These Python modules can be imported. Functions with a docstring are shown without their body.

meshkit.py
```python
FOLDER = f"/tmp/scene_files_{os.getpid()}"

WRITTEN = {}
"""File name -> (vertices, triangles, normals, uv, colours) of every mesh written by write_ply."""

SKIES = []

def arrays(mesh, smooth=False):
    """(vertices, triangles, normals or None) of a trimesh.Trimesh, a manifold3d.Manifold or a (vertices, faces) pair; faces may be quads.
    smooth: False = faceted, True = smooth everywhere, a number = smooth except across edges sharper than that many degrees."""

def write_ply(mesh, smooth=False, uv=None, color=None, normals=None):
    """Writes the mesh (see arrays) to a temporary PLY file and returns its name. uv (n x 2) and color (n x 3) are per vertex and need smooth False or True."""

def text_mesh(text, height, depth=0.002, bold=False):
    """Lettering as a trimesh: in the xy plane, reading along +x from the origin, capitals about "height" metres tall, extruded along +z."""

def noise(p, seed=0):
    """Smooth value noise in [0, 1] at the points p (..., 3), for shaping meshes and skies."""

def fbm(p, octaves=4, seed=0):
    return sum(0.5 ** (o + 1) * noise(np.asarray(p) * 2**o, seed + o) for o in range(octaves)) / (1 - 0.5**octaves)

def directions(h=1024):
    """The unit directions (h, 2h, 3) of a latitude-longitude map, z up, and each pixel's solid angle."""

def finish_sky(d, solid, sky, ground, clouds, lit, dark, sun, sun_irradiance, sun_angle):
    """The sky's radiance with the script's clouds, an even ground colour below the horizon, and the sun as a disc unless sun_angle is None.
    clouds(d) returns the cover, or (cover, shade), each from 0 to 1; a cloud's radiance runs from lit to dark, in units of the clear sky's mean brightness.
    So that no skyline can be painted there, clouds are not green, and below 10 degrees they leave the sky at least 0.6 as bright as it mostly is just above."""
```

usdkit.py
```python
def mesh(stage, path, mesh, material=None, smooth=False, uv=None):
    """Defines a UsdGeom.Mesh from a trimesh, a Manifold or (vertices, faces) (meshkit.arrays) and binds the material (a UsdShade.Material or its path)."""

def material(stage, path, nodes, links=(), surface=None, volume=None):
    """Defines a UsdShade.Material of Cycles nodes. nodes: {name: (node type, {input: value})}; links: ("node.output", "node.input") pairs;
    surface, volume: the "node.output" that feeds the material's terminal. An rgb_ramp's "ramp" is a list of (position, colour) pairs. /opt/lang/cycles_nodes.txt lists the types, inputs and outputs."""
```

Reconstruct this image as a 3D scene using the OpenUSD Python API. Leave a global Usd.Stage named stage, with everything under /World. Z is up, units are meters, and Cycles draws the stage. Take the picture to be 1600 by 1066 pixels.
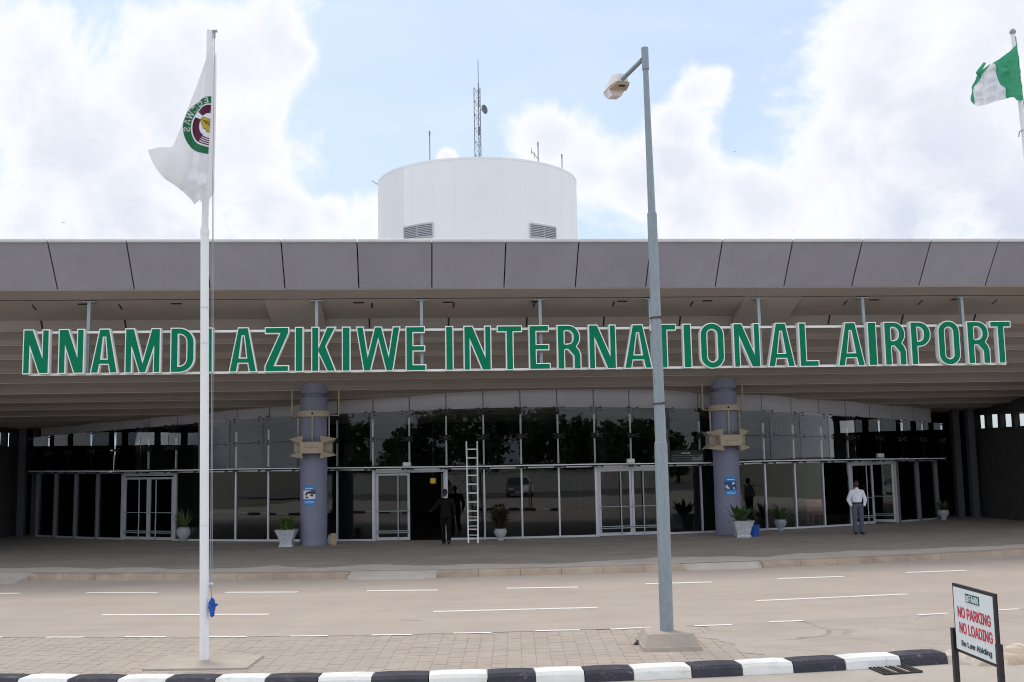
import math, random
import numpy as np, trimesh, manifold3d, usdkit, meshkit
from shapely.geometry import Polygon, LineString, Point, box as sbox
from shapely import affinity
from shapely.ops import unary_union
from pxr import Usd, UsdGeom, UsdLux, UsdShade, Gf, Sdf

# ---------------------------------------------------------------- stage, camera, sky, sun
stage = Usd.Stage.CreateInMemory()
UsdGeom.SetStageUpAxis(stage, 'Z'); UsdGeom.SetStageMetersPerUnit(stage, 1.0)
UsdGeom.Xform.Define(stage, '/World'); UsdGeom.Scope.Define(stage, '/World/Looks')
CAM_H, PITCH, ROLL = 2.75, math.atan(185 / 1650), 0.019
EXPOSURE = 0.26
SUN_EL, SUN_AZ = math.radians(66), math.radians(-25)       # azimuth from +y (behind the building) towards +x
SUN_I, SUN_ANGLE, SKY_STRENGTH = 0.40, 18.0, 0.15

def look_axes():
    f = np.array([0, math.cos(PITCH), math.sin(PITCH)]); u = np.array([0, -math.sin(PITCH), math.cos(PITCH)]); r = np.array([1., 0, 0])
    return r * math.cos(ROLL) - u * math.sin(ROLL), u * math.cos(ROLL) + r * math.sin(ROLL), f

_r, _u, _f = look_axes()
cam = UsdGeom.Camera.Define(stage, '/World/camera')
cam.CreateHorizontalApertureAttr(36.0); cam.CreateVerticalApertureAttr(36.0 * 682 / 1024)
cam.CreateFocalLengthAttr(36.0 * 1650 / 1600); cam.CreateClippingRangeAttr(Gf.Vec2f(0.1, 5000)); cam.CreateExposureAttr(EXPOSURE)
cam.AddTransformOp().Set(Gf.Matrix4d(*_r, 0, *_u, 0, *(-_f), 0, 0, 0, CAM_H, 1))

SUN_DIR = np.array([math.cos(SUN_EL) * math.sin(SUN_AZ), math.cos(SUN_EL) * math.cos(SUN_AZ), math.sin(SUN_EL)])
sun = UsdLux.DistantLight.Define(stage, '/World/sun')
sun.CreateNormalizeAttr(True); sun.CreateIntensityAttr(SUN_I); sun.CreateAngleAttr(SUN_ANGLE); sun.CreateColorAttr(Gf.Vec3f(1, .95, .87))
zax = SUN_DIR; xax = np.cross([0, 0, 1.], zax); xax /= np.linalg.norm(xax); yax = np.cross(zax, xax)
sun.AddTransformOp().Set(Gf.Matrix4d(*xax, 0, *yax, 0, *zax, 0, 0, 0, 60, 1))

# cloud masses: azimuth, elevation and radius in degrees
CLOUDS = [(-22.8, 16.27, 6.23), (-18.46, 18.86, 4.55), (-17.2, 21.78, 2.02), (-15.18, 20.69, 3.2), (-12.82, 22.11, 2.22), (-11.71, 21.6, 1.15), (-20.25, 12.98, 6.74),
 (-14.8, 16.21, 3.54), (-13.44, 13.64, 2.69), (-11.67, 12.69, 1.62), (-9.69, 13.07, 1.21), (-7.79, 12.76, 1.55), (-6.05, 12.26, 1.01), (2.35, 16.92, 2.02),
 (4.26, 15.34, 2.69), (6.7, 14.56, 2.86), (9.02, 15.78, 2.02), (10.38, 19.32, 1.48), (9.43, 17.42, 1.68), (9.94, 12.7, 2.53), (13.7, 13.19, 2.22), (20.96, 20.39, 3.37),
 (19.54, 18.09, 3.03), (23.74, 15.66, 6.4), (18.4, 15.02, 3.71), (25.83, 19.92, 5.05), (21.06, 11.84, 4.38), (26.4, 11.58, 5.05), (-3.44, 16.3, 0.47)]

def sky_material():
    """Single-scattering sky with cumulus banks: soft round cloud masses broken up by noise, all in directions of the sky dome."""
    N = {'tc': ('texture_coordinate', {}),
         'sky': ('sky_texture', {'sky_type': 'single_scattering', 'sun_disc': False, 'sun_elevation': SUN_EL, 'sun_rotation': SUN_AZ, 'air_density': 1.0, 'aerosol_density': 2.5, 'ozone_density': 1.0}),
         'n1': ('noise_texture', {'scale': 11.0, 'detail': 10.0, 'roughness': .62, 'distortion': .35}),
         'n2': ('noise_texture', {'scale': 3.2, 'detail': 5.0, 'roughness': .5}),
         'n3': ('noise_texture', {'scale': 5.0, 'detail': 6.0, 'roughness': .55}),
         'mapc': ('mapping', {'location': (4.3, 1.7, 2.2), 'scale': (1., 1., 1.7)}), 'mapd': ('mapping', {'location': (7.1, 9.2, 3.3), 'scale': (1., 1., 2.6)})}
    E = [('tc.generated', 'n1.vector'), ('tc.generated', 'n2.vector'), ('tc.generated', 'mapc.vector'), ('mapc.vector', 'n3.vector'), ('tc.generated', 'sep.vector')]
    N['sep'] = ('separate_xyz', {})
    prev = None
    for i, (az, el, rad) in enumerate(CLOUDS):
        d = (math.cos(math.radians(el)) * math.sin(math.radians(az)), math.cos(math.radians(el)) * math.cos(math.radians(az)), math.sin(math.radians(el)))
        N[f'd{i}'] = ('vector_math', {'math_type': 'distance', 'vector2': d})
        N[f'm{i}'] = ('math', {'math_type': 'multiply_add', 'value2': -1.0 / math.radians(rad), 'value3': 1.0})
        E += [('tc.generated', f'd{i}.vector1'), (f'd{i}.value', f'm{i}.value1')]
        if prev:
            N[f's{i}'] = ('math', {'math_type': 'smoothmax', 'value3': .25}); E += [(prev, f's{i}.value1'), (f'm{i}.value', f's{i}.value2')]; prev = f's{i}.value'
        else: prev = f'm{i}.value'
    N['floor'] = ('math', {'math_type': 'maximum', 'value2': -0.75}); E += [(prev, 'floor.value1')]
    # broken cumulus over the sky out of view, cover raised to brighten the facade
    N['gen'] = ('math', {'math_type': 'multiply_add', 'value2': 6.0, 'value3': -2.75}); E += [('n3.fac', 'gen.value1')]
    N['front'] = ('vector_math', {'math_type': 'dot_product', 'vector2': (0, .985, .17)}); E += [('tc.generated', 'front.vector1')]
    N['away'] = ('map_range', {'from_min': .92, 'from_max': .72, 'to_min': -1.6, 'to_max': 0., 'clamp': True}); E += [('front.value', 'away.value')]
    N['gen2'] = ('math', {'math_type': 'add'}); E += [('gen.value', 'gen2.value1'), ('away.result', 'gen2.value2')]
    N['base'] = ('math', {'math_type': 'maximum'}); E += [('floor.value', 'base.value1'), ('gen2.value', 'base.value2')]
    N['rag'] = ('math', {'math_type': 'multiply_add', 'value2': 2.9, 'value3': -1.45}); E += [('n1.fac', 'rag.value1')]
    N['dens'] = ('math', {'math_type': 'add'}); E += [('base.value', 'dens.value1'), ('rag.value', 'dens.value2')]
    N['cover'] = ('map_range', {'range_type': 'smoothstep', 'from_min': -.30, 'from_max': .34, 'to_min': 0., 'to_max': .96, 'clamp': True}); E += [('dens.value', 'cover.value')]
    # thin veil of high cloud
    N['n4'] = ('noise_texture', {'scale': 4.0, 'detail': 6.0, 'roughness': .6, 'distortion': .8}); E += [('tc.generated', 'mapd.vector'), ('mapd.vector', 'n4.vector')]
    N['veil'] = ('map_range', {'from_min': .30, 'from_max': .72, 'to_min': .34, 'to_max': .95, 'clamp': True}); E += [('n4.fac', 'veil.value')]
    N['hz'] = ('map_range', {'from_min': 0., 'from_max': .35, 'to_min': .55, 'to_max': 0., 'clamp': True}); E += [('sep.z', 'hz.value')]
    N['veil2'] = ('math', {'math_type': 'maximum'}); E += [('veil.result', 'veil2.value1'), ('hz.result', 'veil2.value2')]
    # cloud light: bright rims and tops, soft blue-grey interiors
    N['rim'] = ('map_range', {'from_min': .15, 'from_max': .95, 'to_min': 0., 'to_max': 1., 'clamp': True}); E += [('dens.value', 'rim.value')]
    N['sh'] = ('math', {'math_type': 'multiply_add', 'value2': 2.6, 'value3': -.72}); E += [('n2.fac', 'sh.value1')]
    N['sh2'] = ('math', {'math_type': 'multiply', 'use_clamp': True}); E += [('rim.result', 'sh2.value1'), ('sh.value', 'sh2.value2')]
    N['ccol'] = ('mix', {'color1': CLOUD_LIT, 'color2': CLOUD_DARK}); E += [('sh2.value', 'ccol.fac')]
    N['pale'] = ('mix', {'color2': VEIL_COL}); E += [('veil2.value', 'pale.fac'), ('sky.color', 'pale.color1')]
    N['mixc'] = ('mix', {}); E += [('cover.result', 'mixc.fac'), ('pale.color', 'mixc.color1'), ('ccol.color', 'mixc.color2')]
    N['bg'] = ('background_shader', {'strength': SKY_STRENGTH}); E += [('mixc.color', 'bg.color')]
    return usdkit.material(stage, '/World/Looks/sky_look', N, E, surface='bg.background')

k_ = 1.0 / SKY_STRENGTH
CLOUD_LIT = (.855 * k_, .86 * k_, .88 * k_); CLOUD_DARK = (.595 * k_, .635 * k_, .745 * k_); VEIL_COL = (.60 * k_, .715 * k_, .85 * k_)
dome = UsdLux.DomeLight.Define(stage, '/World/sky')
dome.GetPrim().SetCustomDataByKey('kind', 'structure')
UsdShade.MaterialBindingAPI.Apply(dome.GetPrim()).Bind(sky_material())

# surveyed positions in metres (world x right, y away from the viewer, z up; u,v in the terminal frame)
P = {'beam_h': [7.373, 5.235],
 'beam_left': [-7.711, -6.143, -7.463, -6.008],
 'beam_right': [6.209, 7.912, 6.155, 7.694],
 'bin_blue': [7.581, 34.482],
 'bottle': [-6.038, 34.628],
 'box': [-5.841, 34.324],
 'bw': [0.01486, 0.05651, 13.69733],
 'bw_x': [-7.597, -6.911, -6.258, -5.605, -4.964, -4.345, -3.731, -3.107, -2.461, -1.8, -1.108, -0.387, 0.2, 0.807, 1.412, 2.145, 2.791, 3.456, 4.148, 4.902, 5.562],
 'ceiling': [[-5.05, 7.538], [-3.8, 7.174], [-3.1, 6.986], [-2.92, 6.701], [-2.4, 6.51], [-2.22, 6.374], [-1.68, 6.174], [-1.5, 6.032], [-0.98, 5.819], [-0.74, 5.677],
             [-0.36, 5.523], [-0.17, 5.414], [0.2, 5.253], [0.42, 5.121], [1.0, 5.01], [1.22, 4.895], [1.95, 4.807], [2.2, 4.71], [3.1, 4.623], [3.4, 4.546],
             [4.5, 4.481], [4.8, 4.423], [6.2, 4.385], [6.6, 4.327], [8.0, 4.305], [9.5, 4.307]],
 'col_l': [-6.49, 34.38],
 'col_r': [7.096, 35.64],
 'colr': 0.431,
 'colz': {'capbot': 4.994,
          'captop': 5.329,
          'fix0': 3.058,
          'fix1': 3.431,
          'flap0': 2.914,
          'flap1': 3.597,
          'post0': 1.414,
          'post1': 2.07,
          'ring0': 4.242,
          'ring1': 4.429,
          'slot': 4.889},
 'dash_far': [[-12.742, 24.15, -11.043, 23.894], [-9.503, 23.774, -7.85, 23.524], [-6.319, 23.348, -4.712, 23.159], [-3.225, 23.153, -1.69, 23.051],
              [-0.211, 23.135, 1.313, 23.1], [2.8, 23.468, 4.283, 23.563], [5.808, 23.953, 7.334, 24.142], [8.92, 24.667, 10.408, 24.888]],
 'dash_long': [[-7.783, 20.22, -4.569, 19.859], [-1.539, 19.811, 1.491, 19.946], [4.526, 20.445, 7.603, 20.989]],
 'dash_near': [[-8.853, 17.835, -8.473, 17.792], [-7.719, 17.706, -7.071, 17.633], [-6.391, 17.599, -5.688, 17.519], [-4.986, 17.458, -4.348, 17.385],
               [-3.651, 17.349, -3.029, 17.315], [-2.331, 17.309, -1.692, 17.266], [-1.022, 17.332, -0.417, 17.325], [0.292, 17.413, 1.004, 17.425],
               [1.5, 17.43, 2.164, 17.546], [2.878, 17.592, 3.511, 17.682], [4.164, 17.874, 4.743, 17.941], [6.791, 18.328, 7.348, 18.443],
               [8.233, 18.686, 8.723, 18.785]],
 'doorlamp': [-3.145, 41.0, 1.988],
 'emblem': [-4.357, 7.72, 0.448],
 'flag': [-4.438, 15.334, 0.0],
 'flag_outline': [[-4.361, 9.113], [-4.361, 9.113], [-4.415, 8.896], [-4.498, 8.699], [-4.671, 8.192], [-4.826, 7.755], [-4.944, 7.456], [-4.981, 7.428], [-5.113, 7.43],
                  [-5.276, 7.346], [-5.276, 7.346], [-5.221, 7.152], [-5.105, 6.976], [-4.934, 6.867], [-4.743, 6.71], [-4.562, 6.505], [-4.562, 6.505], [-4.479, 6.618],
                  [-4.405, 6.703], [-4.388, 6.827], [-4.376, 7.358], [-4.365, 7.99], [-4.355, 8.677]],
 'flag_pts': {'cloth1': [-4.341, 15.334, 0.867],
              'cloth2': [-4.356, 15.334, 0.627],
              'j1': [-4.513, 15.334, 6.156],
              'rope_bot': [-4.376, 15.334, 1.091],
              'rope_top': [-4.409, 15.334, 9.237],
              'top': [-4.477, 15.334, 9.278]},
 'glass_R': 28.55,
 'glass_centre': [1.212, 29.321],
 'glass_top': {-16: 3.919,
               -15: 3.937,
               -14: 3.971,
               -13: 4.008,
               -12: 4.038,
               -11: 4.074,
               -10: 4.121,
               -9: 4.169,
               -8: 4.225,
               -7: 4.285,
               -6: 4.348,
               -5: 4.363,
               -4: 4.381,
               -3: 4.401,
               -2: 4.414,
               -1: 4.449,
               0: 4.458,
               1: 4.467,
               2: 4.45,
               3: 4.438,
               4: 4.41,
               5: 4.378,
               6: 4.349,
               7: 4.306,
               8: 4.266,
               9: 4.2,
               10: 4.124,
               11: 4.064,
               12: 3.997,
               13: 3.94,
               14: 3.885,
               15: 3.832,
               16: 3.799,
               17: 3.785},
 'grate': [[4.487, 14.048], [4.972, 14.107], [5.053, 13.623], [4.556, 13.512]],
 'kerb': [0.01163, 0.04196, 25.58727],
 'ladder_l': [-1.493, 33.796],
 'ladder_r': [-1.188, 33.723],
 'ladder_top': 3.363,
 'ladder_topx': [-1.562, -1.203],
 'lamp': [2.189, 15.909, 0.0],
 'lamp_pts': {'arm': [2.123, 15.909, 8.931],
              'b1': [2.194, 15.909, 4.844],
              'b2': [2.198, 15.909, 3.541],
              'base': [2.196, 15.909, 0.211],
              'sh1': [2.216, 15.909, 2.946],
              'sh2': [2.195, 15.909, 6.461],
              'sleeve': [2.153, 15.909, 8.775],
              'top': [2.162, 15.909, 9.107]},
 'letters': [['N', -14.11, -13.412, 5.298, 6.526], ['N', -13.176, -12.49, 5.296, 6.53], ['A', -12.329, -11.584, 5.294, 6.533], ['M', -11.41, -10.451, 5.292, 6.537],
             ['D', -10.193, -9.538, 5.29, 6.541], ['I', -9.27, -9.036, 5.288, 6.542], ['A', -8.613, -7.836, 5.285, 6.541], ['Z', -7.635, -6.968, 5.281, 6.54],
             ['I', -6.808, -6.571, 5.279, 6.539], ['K', -6.36, -5.666, 5.276, 6.538], ['I', -5.512, -5.273, 5.274, 6.537], ['W', -5.125, -3.882, 5.27, 6.536],
             ['E', -3.742, -3.162, 5.266, 6.535], ['I', -2.625, -2.393, 5.263, 6.533], ['N', -2.111, -1.321, 5.263, 6.535], ['T', -1.158, -0.442, 5.262, 6.537],
             ['E', -0.255, 0.36, 5.262, 6.539], ['R', 0.553, 1.243, 5.262, 6.54], ['N', 1.459, 2.26, 5.262, 6.542], ['A', 2.474, 3.303, 5.262, 6.544],
             ['T', 3.275, 4.019, 5.262, 6.546], ['I', 4.211, 4.461, 5.262, 6.547], ['O', 4.709, 5.426, 5.262, 6.549], ['N', 5.691, 6.488, 5.261, 6.551],
             ['A', 6.698, 7.519, 5.261, 6.553], ['L', 7.643, 8.228, 5.26, 6.554], ['A', 8.787, 9.618, 5.26, 6.557], ['I', 9.715, 9.993, 5.265, 6.557],
             ['R', 10.215, 10.883, 5.27, 6.558], ['P', 11.02, 11.646, 5.275, 6.558], ['O', 11.862, 12.537, 5.281, 6.559], ['R', 12.76, 13.45, 5.288, 6.559],
             ['T', 13.48, 14.135, 5.293, 6.559]],
 'louver': [[5.072, 0.864, 2.951], [6.193, 0.762, 2.951], [6.175, 0.763, 2.5], [5.055, 0.865, 2.478]],
 'man_dark': [-2.161, 33.204],
 'man_white': [11.024, 34.43],
 'nflag': [[11.963, 12.2], [11.963, 12.2], [11.993, 11.777], [12.013, 11.231], [12.03, 10.842], [12.03, 10.842], [11.514, 10.837], [11.168, 10.736], [11.168, 10.736],
           [10.93, 10.771], [10.832, 10.934], [10.861, 11.166], [11.004, 11.422], [11.235, 11.713], [11.615, 11.878]],
 'nflag_white': [[10.904, 11.166], [10.945, 10.771], [11.527, 10.837], [11.394, 11.726]],
 'nfold': [[11.239, 11.776], [11.18, 11.793], [11.012, 11.531], [10.91, 11.361], [10.987, 11.391], [11.182, 11.605]],
 'np': {'BL': [4.408, 10.9, 0.737],
        'BR': [4.418, 10.0, 0.776],
        'PL': [4.403, 10.9, 0.957],
        'PL2': [4.41, 10.9, 0.474],
        'PR': [4.444, 10.0, 1.011],
        'PR2': [4.457, 10.0, 0.655],
        'TL': [4.4, 10.9, 1.405],
        'TR': [4.427, 10.0, 1.445]},
 'npole': [[11.963, 24.0, 12.514], [12.043, 24.0, 9.993]],
 'planter_left': [-7.247, 33.899],
 'planter_right': [7.232, 34.151],
 'post_u': [-12.486, -6.239, -3.284, 0.124, 3.348, 6.59, 9.764, 12.833],
 'pot_croton': [-0.494, 34.603],
 'pot_dark': [16.254, 40.598],
 'pot_edge': [19.222, 40.458],
 'pot_spiky': [-11.545, 37.202],
 'pot_yucca': [9.076, 36.665],
 'ramps': [[-13.663, 26.474, -12.093, 26.216], [-4.006, 25.212, -1.889, 25.188], [4.118, 25.811, 6.026, 26.283]],
 'seam': [0.01191, 0.05261, 17.38931],
 'slab': [[-5.078, 15.741], [-3.658, 15.596], [-3.672, 14.665], [-5.099, 14.715]],
 'strip_v': -4.472,
 'tower': [-1.934, 63.0, 6.031],
 'tower_h': 19.442,
 'tower_pts': {'dish': [-1.411, 62.5, 24.023],
               'mast_l': [-2.053, 63.0, 25.549],
               'mast_m': [-1.857, 63.0, 22.823],
               'mast_r': [-1.676, 63.0, 25.665],
               'stub': [-8.203, 62.0, 19.539],
               'w1t': [-4.472, 58.5, 21.442],
               'w2t': [1.691, 58.5, 20.684],
               'w3t': [3.085, 59.5, 20.241],
               'whip': [-1.776, 63.0, 27.387]},
 'transom': {-16: 2.588,
             -15: 2.579,
             -14: 2.569,
             -13: 2.558,
             -12: 2.546,
             -11: 2.533,
             -10: 2.53,
             -9: 2.529,
             -8: 2.53,
             -7: 2.533,
             -6: 2.532,
             -5: 2.524,
             -4: 2.515,
             -3: 2.505,
             -2: 2.496,
             -1: 2.486,
             0: 2.476,
             1: 2.479,
             2: 2.478,
             3: 2.476,
             4: 2.465,
             5: 2.453,
             6: 2.44,
             7: 2.455,
             8: 2.468,
             9: 2.463,
             10: 2.458,
             11: 2.449,
             12: 2.441,
             13: 2.432,
             14: 2.422,
             15: 2.408,
             16: 2.394,
             17: 2.38},
 'vents': [[[-5.818, 58.671, 15.893], [-4.212, 57.56, 15.868], [-4.221, 57.56, 15.109], [-5.784, 58.635, 15.11]],
           [[1.106, 57.814, 15.823], [2.546, 59.053, 15.816], [2.528, 59.053, 15.037], [1.091, 57.814, 15.06]]],
 'wallr_h': [3.617, 4.148]}

# ---------------------------------------------------------------- helpers
RNG = random.Random(7); NR = np.random.default_rng(7)
USED = {}
def path_for(name, parent='/World'):
    key = f'{parent}/{name}'; n = USED.get(key, -1) + 1; USED[key] = n
    return key if n == 0 else f'{key}_{n:03d}'
class T:
    """A thing: an Xform at its base; parts are given in world coordinates and stored in its own frame."""
    def __init__(s, path, loc, rot):
        s.path, s.loc, s.rot = path, np.array(loc, float), rot
        c, k = math.cos(rot), math.sin(rot); s.R = np.array([[c, -k, 0], [k, c, 0], [0, 0, 1.]])
    def inv(s, v): return (np.asarray(v, float) - s.loc) @ s.R
def setd(prim, **kw):
    for k, v in kw.items():
        if v: prim.SetCustomDataByKey(k, v)
def thing(name, label, cat, loc=(0, 0, 0), rot=0., group=None, kind=None):
    p = path_for(name); x = UsdGeom.Xform.Define(stage, p); x.AddTranslateOp().Set(Gf.Vec3d(*map(float, loc)))
    if rot: x.AddRotateZOp().Set(math.degrees(rot))
    setd(x.GetPrim(), label=label, category=cat, group=group, kind=kind); return T(p, loc, rot)
def structure(name, loc=(0, 0, 0)):
    p = path_for(name); x = UsdGeom.Xform.Define(stage, p); setd(x.GetPrim(), kind='structure'); return T(p, (0, 0, 0), 0)
class Sub:
    def __init__(s, path, t): s.path, s.t = path, t
    def inv(s, v): return s.t.inv(v)
def part(parent, name, mesh, mat, smooth=False, label=None, kind=None, uv=None):
    """One Mesh prim under a thing or a part; mesh in world coordinates."""
    v, f, n = meshkit.arrays(mesh, smooth) if not isinstance(mesh, MB) else meshkit.arrays(mesh.mesh(), smooth)
    t = parent if isinstance(parent, T) else parent.t
    m = trimesh.Trimesh(t.inv(v), f, process=False); p = path_for(name, parent.path)
    g = usdkit.mesh(stage, p, (m.vertices, m.faces), MAT[mat])
    if n is not None:
        from pxr import Vt
        g.CreateNormalsAttr(Vt.Vec3fArray.FromNumpy((n @ t.R).astype(np.float32))); g.SetNormalsInterpolation('vertex')
    setd(g.GetPrim(), label=label, kind=kind); return Sub(p, t)
def whole(name, mesh, mat, label=None, cat=None, group=None, kind=None, smooth=False):
    """A thing or piece of the setting that is one Mesh at top level."""
    p = path_for(name); g = usdkit.mesh(stage, p, mesh.mesh() if isinstance(mesh, MB) else mesh, MAT[mat], smooth=smooth)
    setd(g.GetPrim(), label=label, category=cat, group=group, kind=kind); return g
def copy_of(t, name, loc, rot, label):
    p = path_for(name); x = UsdGeom.Xform.Define(stage, p)
    x.GetPrim().GetReferences().AddInternalReference(t.path)
    x.ClearXformOpOrder(); x.AddTranslateOp().Set(Gf.Vec3d(*map(float, loc))); x.AddRotateZOp().Set(math.degrees(rot))
    x.GetPrim().SetInstanceable(True); setd(x.GetPrim(), label=label)

def frame(a, up=(0, 0, 1)):
    z = np.asarray(a, float) / np.linalg.norm(a); u = np.asarray(up, float)
    if abs(z @ u) > .98: u = np.array([0, 1., 0])
    x = np.cross(u, z); x /= np.linalg.norm(x); return np.stack([x, np.cross(z, x), z], 1)
class MB:
    def __init__(s): s.m = []
    def add(s, mesh): s.m.append(mesh if isinstance(mesh, trimesh.Trimesh) else trimesh.Trimesh(*mesh, process=False)); return s
    def mesh(s): return trimesh.util.concatenate(s.m) if len(s.m) > 1 else s.m[0]
    def box(s, c, size, rot=0., R=None):
        b = trimesh.creation.box(size); 
        if R is None: ca, sa = math.cos(rot), math.sin(rot); R = np.array([[ca, -sa, 0], [sa, ca, 0], [0, 0, 1.]])
        b.vertices = b.vertices @ np.asarray(R).T + np.asarray(c, float); return s.add(b)
    def bar(s, p, q, w, d=None, up=(0, 0, 1)):
        p, q = np.asarray(p, float), np.asarray(q, float); d = d or w; L = np.linalg.norm(q - p)
        return s.box((p + q) / 2, (w, d, L), R=frame(q - p, up))
    def tube(s, p, q, r, r2=None, n=12, cap=True):
        p, q = np.asarray(p, float), np.asarray(q, float); r2 = r if r2 is None else r2; R = frame(q - p)
        a = np.arange(n) * 2 * np.pi / n; c = np.c_[np.cos(a), np.sin(a), 0 * a] @ R.T
        v = np.r_[p + c * r, q + c * r2, [p], [q]]; i = np.arange(n); j = (i + 1) % n
        f = np.r_[np.c_[i, j, j + n], np.c_[i, j + n, i + n]]
        if cap: f = np.r_[f, np.c_[j, i, 0 * i + 2 * n], np.c_[i + n, j + n, 0 * i + 2 * n + 1]]
        return s.add((v, f))
    def path(s, pts, r, n=8):
        for a, b in zip(pts[:-1], pts[1:]): s.tube(a, b, r, n=n)
        return s
    def lathe(s, prof, c=(0, 0, 0), n=32, closed=True):
        prof = np.asarray(prof, float); a = np.arange(n) * 2 * np.pi / n; k = len(prof)
        v = np.stack([np.outer(np.cos(a), prof[:, 0]), np.outer(np.sin(a), prof[:, 0]), np.tile(prof[:, 1], (n, 1))], -1).reshape(-1, 3) + np.asarray(c, float)
        f = []
        for i in range(n):
            j = (i + 1) % n
            for q in range(k - 1):
                a0, a1, b0, b1 = i * k + q, i * k + q + 1, j * k + q, j * k + q + 1; f += [(a0, b0, b1), (a0, b1, a1)]
        return s.add((v, np.array(f)))
    def quad(s, a, b, c, d): return s.add((np.array([a, b, c, d], float), np.array([[0, 1, 2], [0, 2, 3]])))
    def hexa(s, lo, hi):
        """A solid between two four-cornered faces (each anticlockwise seen from the hi side)."""
        v = np.array([*lo, *hi], float)
        f = [(0, 2, 1), (0, 3, 2), (4, 5, 6), (4, 6, 7)]
        for i in range(4): j = (i + 1) % 4; f += [(i, j, j + 4), (i, j + 4, i + 4)]
        return s.add((v, np.array(f)))
    def prism(s, poly, h, fn=None):
        """Shapely polygon extruded by h along +z, then mapped by fn on its vertices."""
        for g in getattr(poly, 'geoms', [poly]):
            if g.is_empty: continue
            e = trimesh.creation.extrude_polygon(g, h, engine='earcut')
            if fn is not None: e.vertices = fn(np.array(e.vertices))
            s.add(e)
        return s
def bevel_box(size, c=(0, 0, 0), r=.02, rot=0.):
    """A box with chamfered edges, as the hull of its inset corners."""
    x, y, z = np.array(size) / 2; pts = []
    for sx in (-1, 1):
        for sy in (-1, 1):
            for sz in (-1, 1):
                pts += [(sx * (x - r), sy * (y - r), sz * z), (sx * (x - r), sy * y, sz * (z - r)), (sx * x, sy * (y - r), sz * (z - r))]
    h = trimesh.Trimesh(np.array(pts)).convex_hull; ca, sa = math.cos(rot), math.sin(rot)
    h.vertices = h.vertices @ np.array([[ca, -sa, 0], [sa, ca, 0], [0, 0, 1.]]).T + np.asarray(c, float); return h
# the terminal's own frame: u along the facade, v into the building, from the midpoint between its two columns
YAW = math.radians(5.2); O2 = np.array([.3, 34.58]); E1 = np.array([math.cos(YAW), math.sin(YAW)]); E2 = np.array([-math.sin(YAW), math.cos(YAW)])
def W(u, v, h): q = O2 + u * E1 + v * E2; return np.array([q[0], q[1], h])
def Wm(a): a = np.asarray(a, float); q = O2 + a[:, :1] * E1 + a[:, 1:2] * E2; return np.c_[q, a[:, 2]]
def wmesh(mb): m = mb.mesh() if isinstance(mb, MB) else mb; return trimesh.Trimesh(Wm(m.vertices), m.faces, process=False)
def curve(c, x, lim=17.):
    """A road edge: quadratic in plan within the surveyed stretch, straight on beyond it."""
    x = np.asarray(x, float); xc = np.clip(x, -lim, lim); d = 2 * c[0] * xc + c[1]; return np.polyval(c, xc) + d * (x - xc)

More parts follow.
